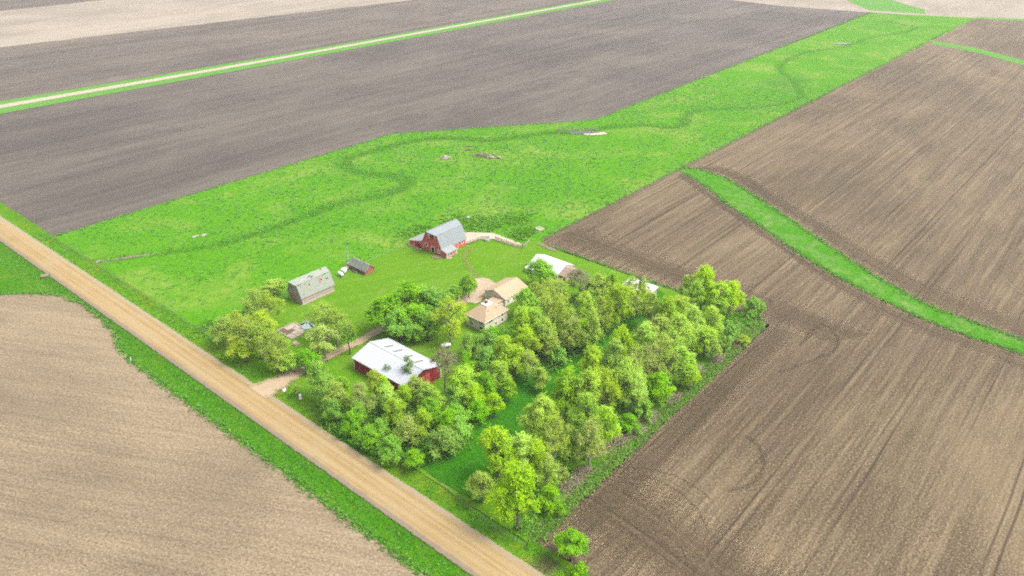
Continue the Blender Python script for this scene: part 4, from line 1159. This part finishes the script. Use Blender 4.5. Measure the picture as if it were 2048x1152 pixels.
def make_tree(kind, seed):
    K = KIND[kind]; r = random.Random(seed); g = np.random.default_rng(seed)
    Rr, H, cb = K['R'], K['H'], K['cb']
    # trunk
    tr = MB(); lean = Vector((r.uniform(-.06, .06), r.uniform(-.06, .06), 0))*H
    top = H*.80
    path = [Vector((0, 0, -.3))+Vector((0, 0, (top+.3)*t))+lean*t*t+Vector((r.uniform(-.12, .12), r.uniform(-.12, .12), 0))*(1 if 0 < t < 1 else 0) for t in (0, .12, .3, .5, .7, .87, 1)]
    br = H*.021
    tr.tube(path, [br*1.35, br, br*.86, br*.66, br*.44, br*.26, br*.12], 8)
    def on_trunk(z):
        for a, b in zip(path, path[1:]):
            if b.z >= z: return a.lerp(b, (z-a.z)/(b.z-a.z))
        return path[-1].copy()
    # lobes over an egg-shaped envelope
    zc = H*(cb+(1-cb)*.50); hz = H*(1-cb)*.5
    lobes = []
    for i in range(K['lobes']):
        for _ in range(40):
            u = r.uniform(-.75, 1); th = r.uniform(0, 6.283)
            w = math.sqrt(max(0, 1-u*u)); rr = r.uniform(.30, .86)
            c = Vector((Rr*w*math.cos(th)*rr*(1.05-.2*u), Rr*w*math.sin(th)*rr*(1.05-.2*u), zc+hz*u*.78))
            if all((c-q).length > Rr*.28 for q, _ in lobes): break
        lobes.append((c, Rr*r.uniform(*K['lr'])*(1-.22*max(0, u))))
    lobes.append((Vector((lean.x*.8, lean.y*.8, H-Rr*.32)), Rr*.34))
    V, T = [], []
    tot = sum(l[1]**2 for l in lobes)
    tw = MB()
    for c, lr in lobes:
        zs = max(H*.12, min(top*.95, c.z-r.uniform(.35, .8)*math.hypot(c.x, c.y)-H*.05))
        a = on_trunk(zs); mid = a.lerp(c, .5)+Vector((r.uniform(-.3, .3), r.uniform(-.3, .3), r.uniform(.0, .5)))
        tr.tube([a, mid, c], [br*.42, br*.27, br*.12], 5, False)
        out = Vector((c.x, c.y, 0)); out = (out.normalized() if out.length > .2 else Vector())*.75+Vector((0, 0, .85))
        o0 = np.array(c-out*lr*.45); nray = K['rays']
        dr = np.array(out)[None]+g.normal(size=(nray, 3))*.75
        dr /= np.linalg.norm(dr, axis=1)[:, None]
        ln = lr*g.uniform(.75, 1.55, nray)
        for w in range(min(nray, K['tw'])):
            e_ = o0+dr[w]*ln[w]; m2 = o0+dr[w]*ln[w]*.5+g.normal(size=3)*.12
            tw.tube([o0, m2, e_], [.06, .04, .018], 3, False)
        n = int(K['leaves']*lr*lr/tot); ns = max(4, n//6)
        ri = g.integers(0, nray, ns); tt = g.uniform(.22, 1.0, ns)**.75
        d = dr[ri]
        sp = o0+d*(ln[ri]*tt)[:, None]+g.normal(size=(ns, 3))*(.20*lr*(.4+tt))[:, None]
        idx = g.integers(0, ns, n)
        pos = sp[idx]+g.normal(size=(n, 3))*.20*(lr/1.6)
        nr = d[idx]*.5+np.array([0, 0, .8])+g.normal(size=(n, 3))*.65
        nr /= np.linalg.norm(nr, axis=1)[:, None]
        ax = np.cross(nr, g.normal(size=(n, 3))); ax /= np.linalg.norm(ax, axis=1)[:, None]+1e-9
        ay = np.cross(nr, ax)
        s = K['leaf']*g.uniform(.55, 1.25, n)[:, None]*.5
        q = np.stack([pos-ax*s*1.25, pos-ay*s*.75+nr*s*.15, pos+ax*s*1.25, pos+ay*s*.75+nr*s*.15], 1)
        V.append(q.reshape(-1, 3)); lt = r.uniform(.25, .75)
        T.append(np.clip(lt+g.normal(size=n)*.20, 0, 1))
    V = np.vstack(V); T = np.concatenate(T); n = len(T)
    me = bpy.data.meshes.new('crown_'+kind)
    me.vertices.add(n*4); me.vertices.foreach_set('co', V.astype(np.float32).ravel())
    me.loops.add(n*4); me.loops.foreach_set('vertex_index', np.arange(n*4, dtype=np.int32))
    me.polygons.add(n); me.polygons.foreach_set('loop_start', np.arange(0, n*4, 4, dtype=np.int32)); me.polygons.foreach_set('loop_total', np.full(n, 4, dtype=np.int32))
    me.update(calc_edges=True); me.validate()
    at = me.attributes.new('tint', 'FLOAT', 'FACE'); at.data.foreach_set('value', T.astype(np.float32))
    me.materials.append(LM[kind])
    return dict(trunk=tr.mesh('trunk', B[K['bark']], True), crown=me, twigs=tw.mesh('twigs', B[K['bark']]), H=H, R=Rr)
PROTO = {k: [make_tree(k, 100*i+ord(k)) for i in range(n)] for k, n in (('Y', 5), ('G', 4), ('P', 5), ('D', 2), ('S', 2), ('B', 3))}
ORD = ['first', 'second', 'third', 'fourth', 'fifth', 'sixth', 'seventh', 'eighth', 'ninth', 'tenth', 'eleventh', 'twelfth', 'thirteenth', 'fourteenth', 'fifteenth', 'sixteenth', 'seventeenth', 'eighteenth', 'nineteenth']
TENS = {2: 'twent', 3: 'thirt', 4: 'fort', 5: 'fift', 6: 'sixt'}
def ordinal(n):
    if n < 20: return ORD[n-1]
    t, u = divmod(n, 10)
    return TENS[t]+('ieth' if u == 0 else 'y-'+ORD[u-1])
tr_r = random.Random(77)
LOOK = {'Y': 'yellow-green leafy tree', 'G': 'fresh green dense tree', 'P': 'pale thinly leaved tree', 'D': 'nearly bare grey-branched tree', 'S': 'sparse upright young tree', 'B': 'low rounded green bush'}
NAME = {'Y': 'boxelder_tree', 'G': 'maple_tree', 'P': 'ash_tree', 'D': 'bare_tree', 'S': 'young_tree', 'B': 'green_bush'}
def plant(t, label, group):
    x, y, h, rad, k = t
    p = tr_r.choice(PROTO[k])
    o = empty(NAME[k], (x, y, Z0-.02), tr_r.uniform(0, 6.28), label, 'bush' if k == 'B' else 'tree', group)
    s = rad/p['R']*tr_r.uniform(1.04, 1.14); sz = h/p['H']*tr_r.uniform(.96, 1.04)
    o.scale = (s, s, sz)
    for nm in ('trunk', 'twigs', 'crown'):
        c_ = link('branches' if nm == 'twigs' else nm, p[nm], None, o)
        if nm == 'twigs': tag(c_, kind='stuff')
    return o
def belt(trees, where, key, group):
    for i, t in enumerate(sorted(trees, key=key)):
        size = 'tall ' if t[2] > 14 else ('' if t[2] > 8 else 'short ')
        plant(t, f"{size}{LOOK[t[4]]}, {ordinal(i+1)} {where}", group)

OUTER = [(98.8, 82.3, 19.0, 5.2, 'Y'), (107.2, 95.6, 18.0, 4.5, 'Y'), (100.0, 94.3, 9.0, 2.9, 'Y'), (111.0, 91.7, 16.0, 4.2, 'Y'), (111.9, 88.5, 15.0, 3.6, 'Y'), (112.1, 84.7, 13.0, 3.3, 'P'), (120.6, 88.9, 16.0, 4.1, 'P'),
 (126.4, 82.3, 15.0, 4.0, 'P'), (108.0, 80.1, 8.0, 2.4, 'B'), (118.5, 84.6, 4.0, 1.6, 'P'), (132.9, 82.3, 15.0, 3.4, 'Y'), (124.6, 96.4, 17.0, 4.0, 'Y'), (137.4, 97.8, 18.0, 3.8, 'Y'), (141.0, 93.5, 18.0, 4.0, 'Y'),
 (134.2, 89.4, 15.0, 3.6, 'Y'), (145.1, 90.3, 17.0, 3.7, 'P'), (152.1, 88.8, 17.0, 4.6, 'Y'), (150.8, 98.6, 17.0, 4.2, 'Y'), (157.8, 96.1, 17.0, 3.9, 'Y'), (160.1, 91.9, 16.0, 3.7, 'P'), (165.6, 89.0, 16.0, 4.3, 'P'),
 (172.4, 82.2, 14.0, 4.4, 'Y'), (161.1, 83.0, 10.0, 4.0, 'G'), (152.9, 82.9, 6.0, 2.6, 'B'), (144.7, 82.2, 6.0, 2.3, 'B'), (168.8, 84.1, 13.0, 3.5, 'P'), (172.0, 79.2, 9.0, 2.9, 'Y'), (150.5, 85.4, 15.0, 3.5, 'Y'),
 (167.0, 99.6, 16.0, 3.5, 'Y'), (171.5, 95.2, 17.0, 4.4, 'Y'), (178.2, 94.5, 17.0, 4.8, 'Y'), (182.4, 89.9, 17.0, 5.0, 'Y'), (192.8, 104.8, 14.0, 3.9, 'Y'), (192.6, 99.4, 15.0, 4.0, 'Y'), (197.4, 97.4, 14.0, 3.9, 'Y'),
 (215.5, 99.2, 17.0, 4.4, 'Y'), (214.4, 104.8, 12.0, 2.4, 'Y'), (209.5, 98.5, 14.0, 4.4, 'Y'), (218.0, 89.8, 14.0, 4.3, 'Y'), (213.6, 92.5, 14.0, 4.6, 'Y'), (224.1, 84.0, 6.0, 3.5, 'B'), (191.9, 89.4, 15.0, 4.2, 'Y'),
 (198.8, 87.4, 13.0, 4.2, 'Y'), (190.4, 84.4, 11.0, 4.2, 'Y'), (203.0, 82.8, 7.0, 3.6, 'B'), (197.4, 82.4, 5.0, 2.4, 'B'), (189.9, 81.6, 8.0, 2.5, 'Y'), (204.8, 78.3, 3.5, 2.3, 'P'), (171.8, 89.1, 16.0, 4.4, 'P'), (178.1, 88.5, 14.0, 3.9, 'Y')]
INNER = [(143.5, 125.2, 13.0, 4.1, 'Y'), (146.3, 133.5, 10.0, 3.8, 'G'), (142.9, 138.5, 9.0, 3.0, 'G'), (157.7, 129.7, 16.0, 3.8, 'Y'), (159.8, 126.5, 16.0, 3.6, 'Y'), (166.4, 127.4, 17.0, 4.6, 'P'), (168.2, 123.6, 17.0, 4.3, 'P'),
 (165.9, 117.5, 17.0, 3.9, 'P'), (174.9, 119.1, 17.0, 3.7, 'Y'), (169.0, 111.9, 16.0, 3.6, 'Y'), (178.6, 115.1, 16.0, 4.1, 'P'), (184.8, 112.1, 18.0, 4.7, 'Y'), (196.1, 127.8, 13.0, 4.1, 'P'), (194.4, 134.6, 13.0, 5.1, 'D'),
 (186.7, 139.1, 11.0, 4.9, 'P'), (178.9, 141.8, 11.0, 4.0, 'P'), (172.4, 140.6, 11.0, 4.3, 'G'), (194.0, 151.7, 11.0, 4.4, 'G'), (151.5, 123.8, 14.0, 4.1, 'Y'), (157.3, 121.4, 15.0, 3.9, 'Y'), (164.0, 115.2, 15.0, 3.6, 'P'),
 (156.8, 115.3, 7.0, 2.7, 'B'), (150.4, 121.7, 13.0, 3.5, 'P'), (200.0, 125.1, 12.0, 3.8, 'Y'), (194.2, 129.3, 10.0, 3.2, 'G'), (142.5, 121.0, 13.0, 4.6, 'Y'), (144.1, 111.7, 8.0, 2.9, 'Y'), (134.1, 115.1, 8.0, 2.5, 'Y'), (144.8, 117.3, 11.0, 3.3, 'P'), (157.9, 119.3, 13.0, 3.3, 'P'), (166.5, 113.7, 13.0, 3.3, 'Y'), (197.5, 116.2, 11.0, 3.2, 'Y'), (206.5, 117.4, 8.0, 2.1, 'P'), (200.7, 111.4, 9.0, 2.4, 'Y'), (195.1, 112.6, 10.0, 2.7, 'P'), (200.8, 115.0, 9.0, 2.5, 'P'), (205.2, 121.6, 8.0, 2.3, 'P'), (207.6, 121.7, 9.0, 2.3, 'P'), (209.6, 117.9, 9.0, 2.1, 'P'), (209.5, 120.0, 9.0, 1.8, 'S')]
FRONT = [(125.0, 131.3, 17.0, 4.2, 'D'), (125.9, 124.2, 12.0, 4.7, 'Y'), (139.7, 131.5, 9.0, 2.1, 'P'), (139.4, 127.7, 11.0, 3.2, 'G'), (126.1, 113.6, 8.0, 2.6, 'Y'), (115.6, 117.8, 8.0, 3.2, 'G'), (100.6, 156.0, 13.0, 3.7, 'G'), (99.3, 147.1, 11.0, 3.3, 'Y'),
 (102.8, 140.6, 12.0, 3.6, 'P'), (109.5, 142.9, 12.0, 2.9, 'P'), (96.1, 136.8, 8.0, 2.6, 'G'), (95.6, 129.2, 8.0, 2.9, 'G'), (108.6, 136.6, 10.0, 3.0, 'Y'), (105.6, 131.2, 10.0, 3.0, 'Y'), (102.4, 122.4, 10.0, 3.5, 'P'), (106.6, 121.5, 10.0, 3.1, 'Y'), (111.9, 124.0, 9.0, 3.0, 'G'),
 (95.8, 121.3, 8.0, 3.1, 'G'), (98.2, 115.1, 6.0, 2.5, 'G'), (111.2, 115.2, 11.0, 3.8, 'G'), (105.9, 112.3, 10.0, 3.7, 'G'), (111.5, 112.0, 10.0, 3.1, 'G'), (104.7, 151.8, 8.0, 2.6, 'G'), (96.0, 145.0, 8.0, 2.5, 'G'), (121.3, 142.1, 11.0, 2.7, 'S'), (118.2, 148.2, 7.0, 1.3, 'S'), (97.4, 163.6, 3.5, 1.5, 'P'), (98.6, 151.0, 7.0, 2.3, 'G'), (99.6, 129.5, 7.0, 2.4, 'G'), (117.1, 134.8, 9.0, 3.1, 'Y'), (116.5, 129.8, 9.0, 3.0, 'Y'), (111.9, 133.9, 9.0, 2.8, 'Y'), (111.0, 141.2, 10.0, 2.4, 'Y'), (100.7, 142.8, 8.0, 2.5, 'Y'), (124.3, 119.2, 9.0, 3.0, 'Y'), (130.3, 121.0, 10.0, 3.1, 'G'), (135.8, 119.8, 11.0, 3.4, 'Y'), (121.0, 123.9, 9.0, 2.7, 'G'), (116.0, 125.5, 9.0, 2.7, 'Y'), (121.2, 115.1, 8.0, 2.7, 'G'), (134.3, 131.0, 10.0, 2.6, 'G'), (151.4, 136.6, 9.0, 3.1, 'G'), (99.9, 138.7, 8.0, 2.5, 'G')]
PALE = [(127.5, 217.8, 7.0, 4.0, 'Y'), (112.8, 206.7, 13.0, 4.1, 'P'), (114.5, 201.2, 13.0, 4.5, 'P'), (107.8, 195.5, 11.0, 4.9, 'P'), (98.9, 202.2, 10.0, 4.3, 'P'), (104.5, 203.6, 10.0, 3.9, 'P'), (100.2, 192.8, 13.0, 5.1, 'P'), (101.7, 187.3, 13.0, 5.2, 'P'),
 (121.3, 182.3, 14.0, 4.8, 'P'), (121.4, 175.5, 14.0, 5.2, 'P'), (120.8, 168.6, 11.0, 3.4, 'S'), (114.4, 172.6, 12.0, 5.0, 'P'), (97.8, 189.8, 8.0, 4.2, 'P'), (100.8, 176.0, 7.0, 3.1, 'Y'), (106.9, 170.3, 8.0, 3.7, 'G'), (101.2, 177.6, 14.0, 4.6, 'P'), (104.0, 173.3, 7.0, 2.8, 'Y')]
HOUSE = [((142.1, 163.9, 18.0, 7.9, 'G'), 'broad fresh green tree, tallest of the clump between machine shed and house'), ((137.1, 168.9, 14.0, 5.8, 'G'), 'fresh green tree on the driveway side of the dense green clump'),
 ((148.5, 160.2, 15.0, 6.1, 'G'), 'fresh green tree on the house side of the dense green clump'), ((137.8, 157.5, 7.0, 2.4, 'G'), 'small bright green tree in front of the dense green clump'),
 ((136.1, 162.6, 12.0, 4.7, 'G'), 'leafy green tree filling the near left of the dense green clump'), ((141.7, 155.7, 11.0, 4.1, 'G'), 'leafy green tree filling the near right of the dense green clump'),
 ((145.0, 148.6, 17.0, 5.8, 'P'), 'tall pale half-bare tree standing left of the farmhouse'), ((171.2, 165.3, 9.5, 3.1, 'G'), 'tidy round green tree on the lawn beside the gravel pad'),
 ((165.3, 166.7, 7.0, 2.9, 'G'), 'short green tree left of the round lawn tree'), ((99.5, 68.1, 8.5, 3.2, 'G'), 'lone fresh green tree at the field corner outside the belt'), ((97.9, 64.1, 3.0, 1.7, 'B'), 'low green bush below the lone field corner tree')]
belt(OUTER, 'from the road in the outer belt', lambda t: t[0], 'trees of the outer shelterbelt')
belt(INNER, 'from the road in the inner belt', lambda t: t[0], 'trees of the inner shelterbelt')
belt(FRONT, 'from the driveway in the front grove', lambda t: -t[1], 'trees of the front grove')
belt(PALE, 'from the road in the old-barn grove', lambda t: t[0], 'trees of the thin grove by the old barn')
for t, l in HOUSE: plant(t, l, 'trees near the farmhouse')

# ------------------------------------------------------------------ undergrowth, tufts
def cards(name, pts, zb, size, hgt, mat, label, seed, per=5, spread=.5, tint=(.2, .7)):
    g = np.random.default_rng(seed); n = len(pts)*per
    base = np.repeat(np.asarray(pts, float), per, 0)
    s = g.uniform(.6, 1.3, n)*size
    pos = np.c_[base+g.normal(size=(n, 2))*spread, np.zeros(n)]
    zb = np.repeat(np.asarray(zb, float), per) if hasattr(zb, '__len__') else zb
    pos[:, 2] = zb+g.random(n)**1.5*hgt
    nr = g.normal(size=(n, 3))*.7+np.array([0, 0, .9]); nr /= np.linalg.norm(nr, axis=1)[:, None]
    ax = np.cross(nr, g.normal(size=(n, 3))); ax /= np.linalg.norm(ax, axis=1)[:, None]
    ay = np.cross(nr, ax); s = s[:, None]*.5
    V = np.stack([pos-ax*s*1.3, pos-ay*s*.7, pos+ax*s*1.3, pos+ay*s*.7], 1).reshape(-1, 3)
    me = bpy.data.meshes.new(name)
    me.vertices.add(n*4); me.vertices.foreach_set('co', V.astype(np.float32).ravel())
    me.loops.add(n*4); me.loops.foreach_set('vertex_index', np.arange(n*4, dtype=np.int32))
    me.polygons.add(n); me.polygons.foreach_set('loop_start', np.arange(0, n*4, 4, dtype=np.int32)); me.polygons.foreach_set('loop_total', np.full(n, 4, dtype=np.int32))
    me.update(calc_edges=True)
    at = me.attributes.new('tint', 'FLOAT', 'FACE'); at.data.foreach_set('value', np.clip(np.repeat(g.uniform(*tint, len(pts)), per)+g.normal(size=n)*.12, 0, 1).astype(np.float32))
    return tag(link(name, me, mat), label, 'vegetation', kind='stuff')
LM['T'] = leaf_mat('tuft_blade', (0.050, 0.200, 0.003), (0.085, 0.280, 0.004), (0.16, 0.36, 0.008), .5)
LM['U'] = leaf_mat('undergrowth_leaf', (0.065, 0.215, 0.004), (0.115, 0.300, 0.006), (0.20, 0.38, 0.014), .5)
gr_ = np.random.default_rng(9)
def scatter(poly, n, dens=None):
    P = np.asarray(poly); x = gr_.uniform(P[:, 0].min(), P[:, 0].max(), n); y = gr_.uniform(P[:, 1].min(), P[:, 1].max(), n)
    ok = inside(P, x, y)
    if dens is not None:
        d = np.array([noise.noise(Vector((a*.05, b*.05, 8.8)))*.5+noise.noise(Vector((a*.012, b*.012, 2.2))) for a, b in zip(x, y)]); ok &= (d+dens > gr_.random(n)-.5)
    return np.c_[x[ok], y[ok]]
SHR = [(p[0], p[1]) for p in PAST]
tp = scatter(SHR, 42000, .1); tp = tp[(tp[:, 0] < 560) & ~inside(YARD, tp[:, 0], tp[:, 1])]
cards('pasture_tufts', tp, pasture_h(tp[:, 0], tp[:, 1])+.02, .75, .35, LM['T'], 'dark grass tufts dotted over the bright pasture', 1, 4, .45)
sp = []
for i in range(len(SC)):
    for _ in range(8 if SX[i] < 420 else 3):
        sp.append((SX[i]+gr_.normal()*2.2, SY[i]+gr_.normal()*2.2))
sp = np.array(sp); sp = sp[inside(PAST, sp[:, 0], sp[:, 1])]
cards('stream_grass', sp, pasture_h(sp[:, 0], sp[:, 1])+.02, .55, .35, LM['U'], 'tall dark grass lining the winding stream', 2, 6, .5)
# weedy growth behind the barn
wd = []
for (c, rx, ry, n) in (((220.5, 208.2), 11, 7, 160), ((223.4, 200.7), 9, 6, 120), ((234.4, 197.6), 10, 7, 150), ((225.3, 185.9), 9, 5, 130), ((217.0, 218.1), 8, 5, 80), ((199.3, 221.1), 10, 5, 90), ((106.2, 213.6), 9, 4, 110), ((102.1, 215.9), 6, 4, 70), ((117.2, 216.0), 5, 3, 40)):
    for _ in range(n):
        q = gr_.normal(size=2)*.45; wd.append((c[0]+rx*q[0], c[1]+ry*q[1]))
cards('weed_patches', np.array(wd), .1, .7, .6, LM['U'], 'rank dark weeds behind the red barn and along the fence corner', 3, 10, .7, (.1, .9))
# undergrowth below the belts
ug = np.vstack([scatter([(96.8, 78.3), (110.2, 84.1), (133.2, 85.0), (170.1, 86.1), (200.3, 84.0), (217.9, 82.1), (223.5, 88.3), (207.3, 94.7), (162.6, 94.9), (128.9, 93.1), (103.6, 91.9)], 1000),
                scatter([(93.4, 147.7), (94.8, 128.7), (97.8, 115.0), (111.4, 110.7), (123.1, 116.1), (124.3, 128.7), (110.4, 134.4), (105.9, 150.3)], 900),
                scatter([(146.0, 143.4), (152.4, 114.7), (175.7, 112.9), (210.0, 117.6), (203.6, 136.5), (173.4, 139.5)], 1300)])
cards('undergrowth', ug, .35, .6, 1.8, LM['U'], 'low green undergrowth under the shelterbelt trees', 4, 22, .8, (.1, .9))
mg = scatter([(97.9, 75.8), (119.6, 77.0), (147.3, 77.2), (180.4, 77.0), (219.6, 77.7), (222.1, 82.3), (182.5, 81.4), (148.6, 81.1), (120.9, 80.9), (99.1, 79.0)], 2400)
cards('margin_weeds', mg, .45, .5, .35, LM['S'], 'bright weedy strip along the tilled field edge', 5, 8, .5, (.0, .8))
vt = np.vstack([np.c_[gr_.uniform(74.5, 82.3, 2600), gr_.uniform(60, 330, 2600)], np.c_[gr_.uniform(93.2, 98.2, 2000), gr_.uniform(55, 340, 2000)]])
vt = vt[~inside(WCs + [(WCs[-1][0], -900), (-1500, -900), (-1500, WCs[0][1])], vt[:, 0], vt[:, 1])]
vz = np.where(vt[:, 0] < 88, verge_west_h(vt[:, 0], vt[:, 1]), verge_east_h(vt[:, 0], vt[:, 1]))
dm = (90.1, 173.3)[1]
okv = ~((np.abs(vt[:, 1]-dm) < 7) & (vt[:, 0] > 88))
cards('verge_tufts', vt[okv], vz[okv]+.02, .4, .14, LM['T'], 'uneven grass tufts on both road verges', 6, 4, .35, (.0, .9))
et = []
def along(P, n, sp):
    P = np.asarray(P, float); seg = np.hypot(*(P[1:]-P[:-1]).T); cs = np.r_[0, np.cumsum(seg)]
    t = gr_.uniform(0, cs[-1], n); return np.c_[np.interp(t, cs, P[:, 0]), np.interp(t, cs, P[:, 1])]+gr_.normal(size=(n, 2))*sp
et = np.vstack([along([p for p in WCs if -60 < p[1] < 420 and p[0] > -40], 1300, .55), along(WL, 900, .7), along(WR, 900, .7), along(NB, 900, .7), along([(223, 174), (223, 80)], 260, .6), along([(226.8, 176.5), (431.3, 176.4), (845.0, 176.3)], 900, .8)])
cards('edge_weeds', et, .08, .55, .45, LM['T'], 'ragged weeds along the field edges', 7, 5, .4, (.0, .9))
# reeds and cattails round the pond
rm = MB()
for i in range(150):
    t = gr_.uniform(-1.6, 1.2); c = Vector((*P1, .3)); a = R(-46)
    x, y = t*8.5, 2.0+abs(gr_.normal())*1.4
    q = c+Vector((x*math.cos(a)-y*math.sin(a), x*math.sin(a)+y*math.cos(a), 0)); h = gr_.uniform(.8, 1.9)
    rm.tube([q, q+Vector((gr_.normal()*.15, gr_.normal()*.15, h))], [.05, .03], 3, False); rm.tube([q+Vector((0, 0, h*.8)), q+Vector((0, 0, h))], .12, 4)
tag(rm.build('cattails', B['wood_pale']), 'pale cattail stems standing along the far side of the pond', 'cattails', kind='stuff')

# brush piles and sawn stumps along the outer belt
for i, (p, l, a, b) in enumerate((((132.8, 84.0), 'grey tangle of cut branches at the foot of the outer belt trunks', 4.0, 2.2), ((139.9, 81.8), 'brown brush heap right of the grey branch tangle by the field', 3.4, 2.0),
                                  ((153.2, 80.8), 'straw-coloured brush heap below the rounded bush by the field', 3.2, 1.8), ((181.7, 82.3), 'brown brush heap beside the belt halfway up the field edge', 3.2, 1.8),
                                  ((204.4, 79.1), 'thin brown brush heap nearest the top corner of the outer belt', 3.6, 2.0), ((117.9, 81.7), 'tangled branch heap close to the road end of the outer belt', 3.6, 2.0), ((123.4, 82.0), 'pale twig heap under the trunk at the road end of the belt', 3.8, 2.2), ((145.4, 80.6), 'long brown branch heap between the two field-side bushes', 3.8, 1.8), ((165.1, 80.7), 'grey twig heap below the dense green belt tree', 3.4, 2.0), ((191.5, 80.3), 'straw-brown branch heap near the far end of the belt', 3.4, 1.8))):
    brush_pile((*p, .4), l, a, b, 1.6, 190, 20+i, R(-5))
for p, l in (((117.9, 83.0), 'fresh orange-cut stump at the road end of the outer belt'), ((138.7, 82.5), 'fresh orange-cut stump between the brush heaps'), ((136.0, 82.4), 'fresh pale-cut stump left of the other stump'), ((147.3, 82.6), 'fresh orange-cut stump under the dark bush')):
    t = empty('tree_stump', (*p, .35), 0, l, 'stump'); MB().tube([(0, 0, 0), (0, 0, .55)], [.42, .34], 9).build('stump', B['bark'], t); MB().tube([(0, 0, .55), (0, 0, .57)], .33, 9).build('cut_face', B['cut'], t)

# ------------------------------------------------------------------ haze
hz_m = bpy.data.materials.new('haze_air'); hz_m.use_nodes = True
hn = hz_m.node_tree; hn.nodes.clear()
ho = hn.nodes.new('ShaderNodeOutputMaterial'); hv = hn.nodes.new('ShaderNodeVolumePrincipled')
hv.inputs['Color'].default_value = (0.97, 0.98, 1.0, 1); hv.inputs['Density'].default_value = 0.00012; hv.inputs['Anisotropy'].default_value = 0.2
hn.links.new(hv.outputs[0], ho.inputs['Volume'])
tag(MB().box(-6100, 6100, -6100, 6100, -3.0, 134.5).build('haze', hz_m), 'thin pale haze in the air over the fields', 'haze', kind='stuff')
